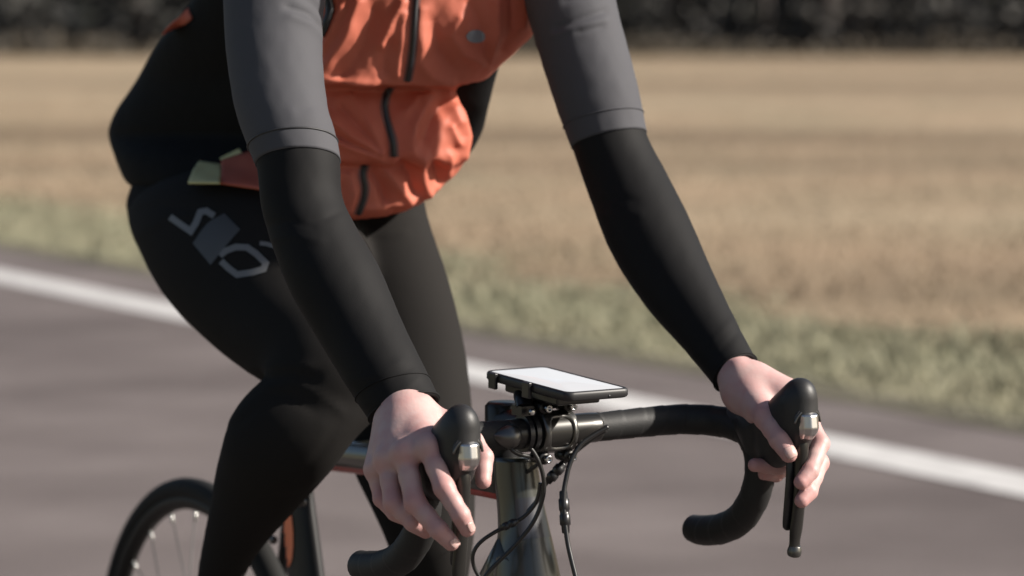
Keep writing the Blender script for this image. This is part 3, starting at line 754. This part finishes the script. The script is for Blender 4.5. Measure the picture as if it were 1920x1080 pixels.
near = dict(
    wrist=(766, 772, 2.748, 25), arm=(722, 690, 2.772, 20),
    fingers=[[(803, 838, 2.668, 10.6), (833, 915, 2.643, 9.9), (864, 966, 2.636, 8.6), (876, 992, 2.644, 7.6)],
             [(758, 850, 2.678, 11.0), (778, 942, 2.655, 10.2), (822, 993, 2.644, 8.8), (846, 1018, 2.649, 7.7)],
             [(726, 862, 2.693, 10.4), (738, 942, 2.673, 9.8), (775, 980, 2.668, 8.4), (798, 996, 2.674, 7.2)],
             [(704, 882, 2.712, 8.8), (716, 935, 2.700, 8.2), (740, 962, 2.692, 7.2), (764, 975, 2.690, 6.3)]],
    thumb=[(806, 790, 2.752, 15), (868, 800, 2.735, 12.5), (906, 858, 2.706, 9.8), (906, 902, 2.694, 8.0)],
    pads=[(735, 800, 2.748, 715, 868, 2.722, 17, 12), (790, 790, 2.742, 800, 830, 2.690, 17, 13), (760, 790, 2.735, 745, 840, 2.705, 18, 15)],
    bumps=[(803, 836, 2.661, 9.4), (757, 847, 2.670, 9.8), (724, 859, 2.686, 9.3), (702, 879, 2.705, 8.2)])
far = dict(
    wrist=(1391, 718, 2.952, 22.5), arm=(1345, 652, 2.990, 18),
    fingers=[[(1500, 760, 2.915, 11.5), (1538, 832, 2.888, 9.4), (1519, 884, 2.860, 8.6), (1502, 904, 2.852, 7.7)],
             [(1492, 785, 2.935, 11.2), (1537, 868, 2.900, 9.4), (1517, 922, 2.866, 8.5), (1503, 939, 2.858, 7.5)],
             [(1472, 792, 2.958, 10.6), (1520, 862, 2.945, 9.6), (1458, 874, 2.908, 8.4), (1415, 872, 2.897, 7.2)],
             [(1452, 790, 2.975, 9.6), (1490, 868, 2.965, 8.4), (1455, 890, 2.928, 7.4), (1432, 889, 2.914, 6.4)]],
    thumb=[(1408, 742, 2.928, 16), (1437, 783, 2.886, 13.0), (1462, 825, 2.862, 10.6), (1479, 852, 2.852, 8.8)],
    pads=[(1400, 722, 2.948, 1470, 752, 2.930, 19, 17), (1392, 742, 2.946, 1425, 776, 2.915, 17, 15), (1420, 715, 2.952, 1480, 738, 2.935, 15, 13)],
    bumps=[(1384, 692, 2.944, 9)])
HV = []; HF = []
for hd_ in (near, far):
    V, F_ = hand_surface(**hd_); n = sum(len(a) for a in HV); HV.append(V); HF.append(F_ + n)

# sleeves and arm warmers from their outlines
ARM_N = [(405, -190, 640, -190, 3.03, 3.03, .95), (414, -90, 628, -90, 2.985, 2.985, .95), (421, 0, 606, 6, 2.95, 2.95, .95), (427, 100, 602, 98, 2.925, 2.925, .95), (442, 200, 611, 196, 2.90, 2.90, .95), (462, 262, 626, 248, 2.885, 2.885, .95), (481, 310, 637, 300, 2.875, 2.875, .97),
         (490, 385, 641, 365, 2.868, 2.862, .97), (508, 450, 662, 415, 2.86, 2.85, 1.0), (545, 545, 706, 494, 2.845, 2.825, 1.0), (596, 635, 748, 592, 2.82, 2.80, .98), (650, 722, 786, 672, 2.79, 2.77, .95), (699, 796, 820, 742, 2.768, 2.752, .92)]
ARM_F = [(940, -150, 1155, -165, 3.26, 3.26, .95), (970, -70, 1148, -80, 3.225, 3.225, .95), (990, 20, 1152, 0, 3.19, 3.19, .95), (1013, 100, 1172, 80, 3.175, 3.175, .95), (1042, 190, 1194, 165, 3.16, 3.16, .95), (1073, 277, 1211, 248, 3.15, 3.15, .97),
         (1106, 372, 1250, 326, 3.135, 3.135, 1.0), (1148, 478, 1293, 410, 3.10, 3.10, 1.0), (1212, 576, 1334, 505, 3.06, 3.05, .98), (1290, 664, 1376, 596, 3.01, 3.0, .97), (1350, 735, 1412, 668, 2.972, 2.962, 1.0)]
def shell(R, thick, n_in=4):            # open tube of cloth with a turned-in hem at both ends
    c = R.mean(1, keepdims=True); out = [R]
    inn = lambda i: c[i] + (R[i] - c[i]) * (1 - thick / np.linalg.norm(R[i] - c[i], axis=1).mean())
    rows = [inn(min(3, len(R) - 1)), inn(0)] + list(R) + [inn(-1), inn(-4)]
    return rings(np.array(rows), False)
def sub(st, a, b): return st[a:b]
def cloth(name, st, m, parent, n=70, seg=56, grow=0., folds=None, thick=.003):
    R = limb(st, n, seg)
    if grow: 
        c = R.mean(1, keepdims=True); R = c + (R - c) * (1 + grow / np.linalg.norm(R - c, axis=2).mean())
    if folds is not None: R = folds(R)
    v, f = shell(R, thick); return MB().add(v, f).build(name, m, parent), R

def seg_dist(px, py, pl):
    d = np.full(px.shape, 1e9)
    for (a, b), (c, e) in zip(pl[:-1], pl[1:]):
        vx, vy = c - a, e - b; t = np.clip(((px - a) * vx + (py - b) * vy) / (vx * vx + vy * vy), 0, 1)
        d = np.minimum(d, np.hypot(px - a - t * vx, py - b - t * vy))
    return d
# tights: legs and hips joined into one surface
LEG_N = [(264, 388, 600, 366, 3.50, 3.40, .30), (242, 418, 640, 378, 3.47, 3.37, .46), (258, 465, 672, 415, 3.41, 3.32, .58), (303, 548, 705, 490, 3.33, 3.25, .60), (376, 622, 728, 575, 3.25, 3.18, .60), (452, 676, 738, 650, 3.18, 3.11, .68), (504, 714, 738, 708, 3.13, 3.07, .74), (500, 752, 722, 752, 3.12, 3.07, .74), (505, 800, 690, 800, 3.12, 3.08, .68)]
SHIN_N = [(512, 708, 730, 716, 3.13, 3.07, .40), (456, 756, 706, 768, 3.12, 3.06, .54), (424, 815, 664, 826, 3.12, 3.07, .76), (408, 868, 620, 882, 3.15, 3.11, .78), (398, 925, 573, 934, 3.18, 3.15, .80), (386, 985, 522, 990, 3.215, 3.19, .84), (376, 1040, 483, 1040, 3.25, 3.225, .88), (368, 1100, 452, 1100, 3.28, 3.26, .92), (355, 1200, 420, 1200, 3.33, 3.31, .95), (350, 1290, 410, 1290, 3.37, 3.35, .98)]
LEG_F = [(500, 260, 812, 262, 3.50, 3.42, .6), (545, 340, 790, 345, 3.46, 3.38, .65), (580, 420, 800, 415, 3.43, 3.355, .72), (605, 500, 832, 505, 3.40, 3.335, .74), (628, 590, 855, 590, 3.375, 3.315, .76), (645, 680, 871, 672, 3.355, 3.30, .78), (656, 780, 881, 765, 3.335, 3.28, .78), (663, 872, 886, 860, 3.315, 3.262, .8), (700, 955, 886, 945, 3.29, 3.245, .84), (738, 1035, 882, 1025, 3.27, 3.23, .9), (757, 1100, 874, 1095, 3.275, 3.24, .9), (752, 1180, 870, 1180, 3.30, 3.27, .95), (735, 1290, 850, 1290, 3.34, 3.31, .95), (715, 1430, 800, 1430, 3.40, 3.37, .98), (700, 1560, 770, 1560, 3.44, 3.42, 1.)]
HIPS = [(262, 335, 790, 330, 3.54, 3.40, .22), (241, 365, 790, 345, 3.53, 3.39, .26), (246, 425, 785, 385, 3.50, 3.39, .36), (320, 505, 770, 450, 3.46, 3.40, .45)]
tl = [rings(limb(s, 50, 40)) for s in (LEG_N, SHIN_N, LEG_F, HIPS)]
tights_me = remesh_union(tl, .0055, 14); tights_me.name = 'tights'
LEGF = [([(502, 708), (548, 700), (590, 712)], -5, 9), ([(500, 726), (550, 722), (600, 742), (640, 770)], 4, 9), ([(508, 740), (540, 745), (590, 770)], -3, 7), ([(470, 690), (530, 685), (580, 692)], 3.5, 9), ([(430, 790), (480, 745), (520, 728)], 2.5, 8), ([(440, 800), (490, 760)], -2.5, 6),
        ([(250, 400), (300, 385), (360, 392)], -3, 8), ([(262, 440), (310, 410), (350, 405)], 2.5, 8), ([(690, 420), (740, 412), (790, 400)], -3, 8), ([(700, 440), (760, 436)], 2.5, 8), ([(640, 790), (600, 850), (560, 900)], -2, 10)]
nv_ = len(tights_me.vertices); co_ = np.empty(nv_ * 3, np.float32); tights_me.vertices.foreach_get('co', co_); co_ = co_.reshape(-1, 3).astype(float)
no_ = np.array([tuple(v_.normal) for v_ in tights_me.vertices]); px_, py_, _ = project(co_); am_ = np.zeros(nv_)
for pl, a, w in LEGF: am_ += .5 * a / 1000 * np.exp(-(seg_dist(px_, py_, pl) / w) ** 1.5) * np.clip(-(no_ @ FW) * 3 + .5, 0, 1)
tights_me.vertices.foreach_set('co', (co_ + no_ * am_[:, None]).astype(np.float32).reshape(-1)); tights_me.update()
tights_me.materials.clear(); tights_me.materials.append(M['lycra'])

# the body under the clothes, with head and neck; the hands are its visible skin
def chain(st, shrink):
    A = limb(st, 14, 24); c = A.mean(1); r = np.linalg.norm(A - c[:, None], axis=2).min(1) * shrink
    return list(zip(c, r))
TORSO = [(262, 300, 860, 230, 3.56, 3.30), (275, 180, 905, 130, 3.52, 3.24), (330, 60, 960, 30, 3.42, 3.22), (395, -60, 1020, -90, 3.34, 3.22), (460, -150, 1050, -170, 3.28, 3.24)]
chs = [chain(s, .72) for s in (ARM_N, ARM_F, LEG_N[1:], SHIN_N, LEG_F[1:])]
tors = [((P(a, b_, d0 + .05) + P(c, d_, d1 + .05)) / 2, r) for (a, b_, c, d_, d0, d1), r in zip(TORSO, (.050, .050, .050, .055, .05))]
neck0 = (P(760, -190, 3.24)); headc = P(838, -325, 2.98)
shl = [(P(500, -165, 3.05), .052), (P(760, -175, 3.24), .055), (P(1050, -165, 3.25), .052)]
for i, sy in ((3, -1), (4, 1)):
    ank = chs[i][-1][0]; fo = PED[sy] + LF * sy * .05 + ZZ * .03
    chs[i].append((fo - HD * .05 + ZZ * .03, .034)); 
def body_f(X):
    d = None
    for ch in chs + [tors, shl]:
        for (a, ra), (b, rb) in zip(ch[:-1], ch[1:]):
            e = cone_d(X, a, b, ra, rb); d = e if d is None else smin(d, e, .02)
    d = smin(d, cone_d(X, neck0, headc - ZZ * .06 - HD * .02, .062, .055), .03)
    d = smin(d, ell_d(X, headc, (HD * .098, LF * .076, ZZ * .118)), .02)
    d = smin(d, cone_d(X, headc + HD * .088 + ZZ * .012, headc + HD * .108 - ZZ * .026, .009, .013), .012)
    d = smin(d, cone_d(X, headc + HD * .05 - ZZ * .085, headc + HD * .072 - ZZ * .095, .035, .028), .025)
    for sy in (-1, 1): d = smin(d, ell_d(X, headc + LF * sy * .078 - HD * .012, (HD * .017, LF * .009, ZZ * .030)), .006)
    return d
allp = np.array([p for ch in chs + [tors, shl] for p, r in ch] + [headc])
BV, BF = surface_nets(body_f, allp.min(0) - .15, allp.max(0) + .15, .012, 3)
nh = sum(len(a) for a in HV)
person_me = mesh_from('person', np.vstack(HV + [BV]), np.vstack(HF + [BF + nh]), [M['skin']])
bm = bmesh.new(); bm.from_mesh(person_me); bmesh.ops.recalc_face_normals(bm, faces=bm.faces); bm.to_mesh(person_me); bm.free()
vv = np.empty(len(person_me.vertices) * 3, np.float32); person_me.vertices.foreach_get('co', vv); vv = vv.reshape(-1, 3)
fl = np.zeros(len(vv))
for hd_ in (near, far):
    for fi in hd_['fingers'] + [hd_['thumb']]:
        for k, q_ in enumerate(fi):
            dd = np.linalg.norm(vv - P(*q_[:3]), axis=1); fl = np.maximum(fl, (.7, .95, .6, .9)[k] * np.exp(-(dd / (.0125 if k < 3 else .011)) ** 2 * .8))
at_ = person_me.attributes.new('flush', 'FLOAT', 'POINT'); at_.data.foreach_set('value', np.clip(fl, 0, 1).astype(np.float32))
person = link('person', person_me, None, 'person in orange vest and black tights leaning forward, hands on the brake hoods', 'person')
tights = link('tights', tights_me, person)

# cloth over the shoulders with a short collar, and a helmet
def yoke_f(X):
    d = None
    for (a, ra), (b, rb) in zip(shl[:-1], shl[1:]):
        e = cone_d(X, a, b, ra + .016, rb + .016); d = e if d is None else smin(d, e, .02)
    return smin(d, cone_d(X, shl[1][0], neck0 + ZZ * .035, .075, .066), .03)
pts_ = np.array([p for p, _ in shl] + [neck0])
V, F_ = surface_nets(yoke_f, pts_.min(0) - .12, pts_.max(0) + .12, .008, 2)
MB().add(V, F_).build('shoulder_yoke', M['jersey'], person)
def helm_f(X):
    c = headc - HD * .004 + ZZ * .030
    d = ell_d(X, c, (HD * .128, LF * .096, ZZ * .112))
    d = np.maximum(d, -(ell_d(X, c, (HD * .106, LF * .080, ZZ * .094))))
    d = np.maximum(d, -((X - c) @ (ZZ * .97 - HD * .10)) + .012)
    for k in (-2, -1, 0, 1, 2): d = np.maximum(d, -cone_d(X, c + HD * .09 + LF * k * .03 + ZZ * .11, c - HD * .07 + LF * k * .024 + ZZ * .12, .0085, .0085))
    return d
V, F_ = surface_nets(helm_f, headc - .16, headc + .18, .006, 1)
MB().add(V, F_).build('helmet', M['black_plastic'], person)
# shoes
for sy, sh in ((-1, chs[3]), (1, chs[4])):
    p = PED[sy] + LF * sy * .045 + ZZ * .012
    heel = p - HD * .155 + ZZ * .02; toe = p + HD * .085
    def sf(X, heel=heel, toe=toe, p=p, an=sh[-1][0]):
        d = cone_d(X, heel + ZZ * .03, p + ZZ * .03, .033, .040); d = smin(d, cone_d(X, p + ZZ * .028, toe + ZZ * .026, .040, .027), .02)
        d = smin(d, cone_d(X, heel + ZZ * .04, heel + ZZ * .085 + HD * .01, .034, .038), .02)
        return np.maximum(d, (p[2] - .001) - X[:, 2] + .0 * d)
    V, F_ = surface_nets(sf, np.minimum(heel, toe) - .06, np.maximum(heel, toe) + .12, .005, 2)
    MB().add(V, F_).build('shoe', M['black_plastic'], person)

# folds in cloth: real displacement along measured crease lines
def vest_folds(R, FOLDS, gain=1.2, rough=.0011):
    du = np.gradient(R, axis=1); du[:, 0] = R[:, 1] - R[:, -1]; du[:, -1] = R[:, 0] - R[:, -2]
    dv = np.gradient(R, axis=0); nn = np.cross(du, dv); nn /= np.maximum(np.linalg.norm(nn, axis=2), 1e-9)[..., None]
    c = R.mean(1, keepdims=True); sgn = np.sign(((R - c) * nn).sum(2)); nn *= sgn[..., None]
    V = R.reshape(-1, 3); px, py, d = project(V); N = nn.reshape(-1, 3)
    front = np.clip(-(N @ FW) * 3 + .3, 0, 1)
    amp = np.zeros(len(V))
    for pl, a, w in FOLDS:
        amp += gain * a / 1000 * np.exp(-(seg_dist(px, py, pl) / w) ** 1.5) * front
    amp += (lump(px, py, 55, 21) * rough + lump(px * 1.6, py * .7, 24, 22) * rough * .5)
    return (V + N * amp[:, None]).reshape(R.shape)
# arms
WCR = [([(500, 425), (540, 415), (585, 425)], -1.6, 8), ([(505, 450), (550, 442), (600, 452)], 1.4, 8), ([(640, 395), (610, 410), (585, 412)], -1.4, 7), ([(665, 735), (720, 722), (770, 690)], -1.0, 7), ([(655, 715), (700, 705), (750, 678)], 1.2, 8), ([(680, 760), (735, 745), (790, 705)], 1.0, 7),
       ([(1105, 385), (1150, 372), (1190, 376)], -1.8, 8), ([(1112, 410), (1160, 398), (1200, 402)], 1.5, 8), ([(1310, 690), (1350, 660), (1385, 620)], -1.0, 6), ([(1295, 672), (1335, 640), (1372, 602)], 1.0, 7)]
def warmer_folds(R): return vest_folds(R, WCR, .5, .0002)
warm_n, RWN = cloth('arm_warmer', ARM_N[5:], M['warmer'], person, n=150, seg=90, folds=warmer_folds)
warm_f, RWF = cloth('arm_warmer', ARM_F[4:], M['warmer'], person, n=150, seg=90, folds=warmer_folds)
CREASE = [([(1045, 52), (1090, 34), (1135, 20)], -3.0, 6), ([(1040, 66), (1085, 50), (1135, 38)], 2.0, 7), ([(1085, 60), (1130, 50)], -1.8, 5), ([(1060, 0), (1120, -12)], -2.5, 7),
          ([(540, 12), (580, 26), (606, 52)], -3.0, 6), ([(560, -12), (590, 8), (608, 30)], -2.5, 6), ([(545, 30), (585, 46), (604, 70)], 2.0, 7), ([(560, 205), (600, 195)], -.8, 8)]
def sleeve_folds(R): return vest_folds(R, CREASE, 1.0, .0004)
slv_n, RSN = cloth('sleeve', ARM_N[:7], M['grey'], person, n=110, seg=80, grow=.0016, folds=sleeve_folds)
slv_f, RSF = cloth('sleeve', ARM_F[:6], M['grey'], person, n=110, seg=80, grow=.0016, folds=sleeve_folds)
def seam(parent, R, row, r, m, name='seam', fr=(0, 1), proud=.0002):
    i = row; c = R[i].mean(0); pts = [c + (p - c) * (1 + proud / np.linalg.norm(p - c)) for p in R[i]]
    n = len(pts); a, b = int(fr[0] * n), int(fr[1] * n) + 1
    MB().add(*tube([pts[k % n] for k in range(a, b)], r, n=(b - a) * 2, seg=6)).build(name, M[m], parent)
seam(slv_n, RSN, 102, .0011, 'dark_trim'); seam(slv_f, RSF, 100, .0010, 'grey')
seam(warm_n, RWN, 137, .0008, 'warmer'); seam(warm_n, RWN, 148, .0014, 'warmer', 'cuff'); seam(warm_f, RWF, 148, .0013, 'warmer', 'cuff')

# the torso of the vest: black back and sides
BACK = [(470, -230, 1060, -240, 3.30, 3.26, .42), (425, -120, 1050, -130, 3.36, 3.25, .40), (350, 18, 1000, 0, 3.45, 3.27, .36), (300, 85, 950, 80, 3.51, 3.30, .36), (256, 146, 925, 145, 3.56, 3.33, .36), (218, 198, 914, 195, 3.59, 3.35, .36), (205, 232, 908, 225, 3.60, 3.37, .36), (205, 256, 902, 246, 3.60, 3.38, .36), (219, 292, 884, 282, 3.57, 3.39, .42), (238, 335, 850, 322, 3.55, 3.40, .46), (256, 352, 800, 345, 3.54, 3.41, .46)]
def back_folds(R):
    c = R.mean(1, keepdims=True); d = (R - c); d /= np.linalg.norm(d, axis=2)[..., None]
    q = R.reshape(-1, 3); u = q @ np.array([.3, .2, 1.]) * 26 + q @ np.array([1., .4, 0]) * 9
    w = np.sin(u + 1.7 * np.sin(q @ np.array([1., .5, .4]) * 11)) * .0035 + np.sin(q @ np.array([.9, .7, -.8]) * 47 + 2) * .0016
    return R + d * w.reshape(R.shape[:2])[..., None]
Rb = back_folds(limb(BACK, 110, 120, 'flat'))
v, f = shell(Rb, .004); vest = MB().add(v, f).build('vest', M['jersey'], person)

# the orange front of the vest: three slack tiers that hang over each other
#        left edge   right edge   depth   depth  thick  sag(m)
FRONT = [(520, -220, 1050, -220, 3.235, 3.250, .42, .0), (548, -110, 1038, -110, 3.222, 3.250, .42, .0), (562, 0, 1015, 0, 3.215, 3.255, .44, .0),
         (572, 60, 1000, 62, 3.212, 3.262, .46, .002), (580, 100, 968, 96, 3.212, 3.27, .49, .004), (584, 128, 934, 126, 3.212, 3.28, .53, .008), (586, 142, 912, 146, 3.212, 3.287, .56, .008),
         (588, 152, 898, 152, 3.215, 3.29, .53, .003), (590, 158, 866, 160, 3.225, 3.295, .40, .001), (591, 168, 855, 170, 3.23, 3.30, .36, .000), (592, 188, 861, 190, 3.23, 3.30, .40, .0), (594, 225, 873, 222, 3.232, 3.30, .45, .002), (594, 258, 881, 250, 3.235, 3.305, .50, .004), (590, 282, 880, 272, 3.24, 3.31, .52, .006),
         (575, 294, 876, 290, 3.245, 3.312, .50, .005), (560, 303, 868, 305, 3.255, 3.318, .46, .003), (552, 316, 858, 322, 3.255, 3.322, .48, .006), (545, 338, 840, 338, 3.256, 3.325, .52, .012), (545, 358, 820, 352, 3.258, 3.328, .56, .017), (548, 374, 798, 366, 3.262, 3.330, .57, .019), (556, 384, 778, 376, 3.270, 3.335, .54, .017)]
FOLDS = [  # polyline in the photograph, height in mm, width in px
    ([(754, 5), (735, 40), (716, 84)], 6, 9), ([(757, 28), (750, 97), (744, 140)], 4.5, 8), ([(729, 80), (722, 130)], -4, 12), ([(790, 20), (790, 117), (809, 144), (845, 156)], 5, 12), ([(812, 40), (822, 100), (850, 130)], -5, 16),
    ([(672, 5), (650, 70), (606, 138)], 6.5, 13), ([(640, 15), (622, 60), (600, 100)], 4, 8), ([(700, 20), (680, 90), (640, 140)], -5, 16),
    ([(862, 35), (848, 68), (868, 100), (900, 116)], 5, 11), ([(880, 5), (905, 60), (915, 120)], -4, 10), ([(930, 5), (932, 60), (915, 125)], 5, 10), ([(960, 0), (962, 55), (945, 95)], -3.5, 8), ([(982, 0), (982, 50)], 3.5, 8),
    ([(610, 150), (700, 160)], 3, 8),
    ([(600, 205), (655, 255), (712, 288)], 6, 10), ([(604, 240), (660, 270), (712, 293)], -5.5, 8), ([(620, 262), (670, 282), (712, 296)], 5, 7), ([(660, 180), (690, 230), (716, 285)], 4, 10), ([(640, 200), (680, 245), (710, 280)], -4.5, 8),
    ([(760, 210), (780, 185), (800, 180)], 5, 14), ([(770, 280), (775, 240), (796, 200)], 6.5, 13), ([(800, 260), (812, 220), (835, 190)], -6.5, 18), ([(838, 178), (860, 215), (872, 255), (866, 290)], 7, 10), ([(846, 205), (856, 232)], 4, 7), ([(845, 240), (856, 268)], 4, 6),
    ([(724, 200), (730, 250), (728, 290)], -3, 8),
    ([(740, 300), (770, 290), (808, 296), (850, 300)], 4, 12), ([(722, 318), (740, 345), (765, 372)], 6.5, 11), ([(752, 302), (768, 330), (778, 360)], -6, 10), ([(790, 300), (792, 340), (800, 362)], 6, 11), ([(815, 305), (822, 340)], -4.5, 8), ([(840, 290), (838, 325)], 4.5, 8),
    ([(700, 325), (716, 350), (722, 378)], -6, 9), ([(655, 330), (662, 365), (655, 395)], 5, 10), ([(640, 350), (646, 385)], -3, 7), ([(690, 392), (760, 380), (820, 348)], 3.5, 7)]
Rf = limb(FRONT, 260, 300, 'flat', exp=2.25)
Rf = vest_folds(Rf, FOLDS)
v, f = rings(Rf); vf = MB().add(v, f).build('vest_front', M['orange'], vest)
bm = bmesh.new(); bm.from_mesh(vf.data); bmesh.ops.recalc_face_normals(bm, faces=bm.faces); bm.to_mesh(vf.data); bm.free()
bv_v = bvh_of(vf)
for pl in ([(786, -90), (783, -40), (779, 20), (776, 70), (771, 115), (764, 152)], [(732, 164), (724, 180), (721, 205), (728, 235), (737, 265), (739, 294)], [(684, 309), (680, 328), (684, 350), (682, 372), (671, 401)]):
    q = [cast(bv_v, a, b_, .001) for a, b_ in dens([tuple(x) for x in catmull([list(p) for p in pl], 24)], 3)]
    q = [p for p in q if p is not None]
    q = np.array(q); 
    for _ in range(4): q[1:-1] = (q[:-2] + 2 * q[1:-1] + q[2:]) / 4
    zt = MB(); print_grid(zt, bv_v, lerp_rows([(a - 9, b_) for a, b_ in dens([tuple(x) for x in catmull([list(p) for p in pl], 24)], 3)], [(a + 9, b_) for a, b_ in dens([tuple(x) for x in catmull([list(p) for p in pl], 24)], 3)], 4), .0007)
    zt.build('zip_tape', M['zip_tape'], vf)
    MB().add(*tube(list(q), .0032, n=70, seg=10)).build('zip', M['zip'], vf)
# dark binding of the arm hole
q_ = [cast(bv_v, a, b_, .001) for a, b_ in catmull([[596, -40], [612, -10], [619, 20], [613, 44], [603, 66]], 20)]
q_ = [p for p in q_ if p is not None]
MB().add(*tube(q_, .0055, n=40, seg=10)).build('arm_hole_binding', M['zip'], vest)
# oval reflective badge
bd = MB(); rows = []
for k in range(-6, 7):
    hh = math.sqrt(max(0, 1 - (k / 6.2) ** 2)) * 12; x = 892 + k * 3
    rows.append([(x, 68 - hh + hh * 2 * j / 6) for j in range(7)])
print_grid(bd, bv_v, rows, .0012); bd.build('badge', M['badge'], vf)
# side tab of the hem: orange with a pale tape end, showing below the black side
bv_t = bvh_of([tights, vest])
def patch(name, m, rowsL, rowsR, off, parent, bvv, n=12, ripple=.0):
    dep = lambda p: project(cast(bvv, p[0], p[1], 0).reshape(1, 3))[2][0]
    def dd(p, alt):
        h_ = cast(bvv, p[0], p[1], 0); return project(h_.reshape(1, 3))[2][0] if h_ is not None else alt
    ref = dd(((rowsL[1][0] + rowsR[1][0]) / 2, (rowsL[1][1] + rowsR[1][1]) / 2), 3.4)
    c_ = [dd(rowsL[0], ref), dd(rowsR[0], ref), dd(rowsL[-1], ref), dd(rowsR[-1], ref)]
    gap = 0.
    for i in range(8):
        for j in range(8):
            a, u = i / 7, j / 7; q0 = np.array(rowsL[0]) * (1 - a) + np.array(rowsL[-1]) * a; q1 = np.array(rowsR[0]) * (1 - a) + np.array(rowsR[-1]) * a; pq = q0 * (1 - u) + q1 * u
            gap = max(gap, ((c_[0] * (1 - u) + c_[1] * u) * (1 - a) + (c_[2] * (1 - u) + c_[3] * u) * a) - dd(pq, 9.))
    off = off * .6 + gap
    k = 12; L_ = catmull([list(p) for p in rowsL], k); R_ = catmull([list(p) for p in rowsR], k); V = []
    for i in range(k):
        a = i / (k - 1)
        for j in range(n + 1):
            u = j / n; d = (c_[0] * (1 - u) + c_[1] * u) * (1 - a) + (c_[2] * (1 - u) + c_[3] * u) * a
            p = L_[i] * (1 - u) + R_[i] * u
            V.append(P(p[0], p[1], d - off - ripple * (math.sin(u * 9 + a * 5) * .5 + math.sin(u * 4 - a * 8))))
    o = MB().add(V, grid_faces(k, n + 1, False)).build(name, m, parent)
    so = o.modifiers.new('thickness', 'SOLIDIFY'); so.thickness = .0022; so.offset = 1; return o
patch('hem_tab', M['yellow'], [(374, 301), (362, 318), (357, 330), (352, 342)], [(415, 307), (414, 322), (413, 334), (412, 342)], .012, vest, bv_t, 12, .0022)
patch('hem_side', M['orange'], [(414, 300), (415, 316), (414, 332), (413, 342)], [(468, 282), (482, 302), (490, 332), (494, 354)], .012, vest, bv_t, 14, .0018)
patch('hem_tape', M['yellow'], [(412, 296), (414, 301), (416, 306)], [(448, 278), (452, 283), (454, 290)], .0155, vest, bv_t)
patch('shoulder_panel', M['orange'], [(352, 14), (338, 30), (322, 46), (306, 66)], [(358, 34), (352, 42), (344, 48), (322, 56)], .004, vest, bvh_of(vest), 6)

# print on the thigh
bv_l = bvh_of(tights); sx_ = 420 / 1055.0
q = lambda l: [(220 + a * sx_, 330 + b_ * sx_) for a, b_ in l]
for pts_, w_ in (([(250, 194), (290, 222), (347, 262), (372, 222), (392, 172), (420, 166), (458, 190)], 12), ([(484, 376), (512, 354), (560, 336), (612, 338), (655, 368), (700, 412), (690, 440), (640, 455), (566, 466), (526, 436), (490, 402)], 12), ([(672, 318), (705, 322), (742, 334)], 8)):
    pr = MB(); stroke(pr, bv_l, q(pts_), w_); pr.build('thigh_print', M['print_light'], tights)
pr = MB(); pg = q([(357, 318), (425, 226), (505, 178), (580, 254), (528, 312), (441, 420)])
e1 = [tuple(x) for x in catmull([list(pg[0]), list(pg[1]), list(pg[2])], 15)]; e2 = [tuple(x) for x in catmull([list(pg[5]), list(pg[4]), list(pg[3])], 15)]
print_grid(pr, bv_l, lerp_rows(e1, e2, 14)); pr.build('thigh_print_block', M['print_dark'], tights)
# nails
bv_h = bvh_of(person)
def nail_patch(cx, cy, ax, ay, w, l_):
    rows = []; a = np.array([ax, ay]) / math.hypot(ax, ay); b_ = np.array([-a[1], a[0]])
    for k in np.linspace(-1, 1, 11):
        ww = w * (1 - .30 * max(0, k) ** 3 - .32 * max(0, -k) ** 4)
        rows.append([tuple(np.array([cx, cy]) + a * k * l_ + b_ * ww * j) for j in np.linspace(-1, 1, 9)])
    mb_ = MB(); print_grid(mb_, bv_h, rows, .0005); o = mb_.build('fingernail', M['nail'], person)
    so = o.modifiers.new('thickness', 'SOLIDIFY'); so.thickness = .0006; so.offset = 1
nail_patch(1482, 848, .45, .9, 10, 11)
nail_patch(852, 1018, .55, .6, 7.5, 8)
nail_patch(884, 988, .35, .8, 7, 9)
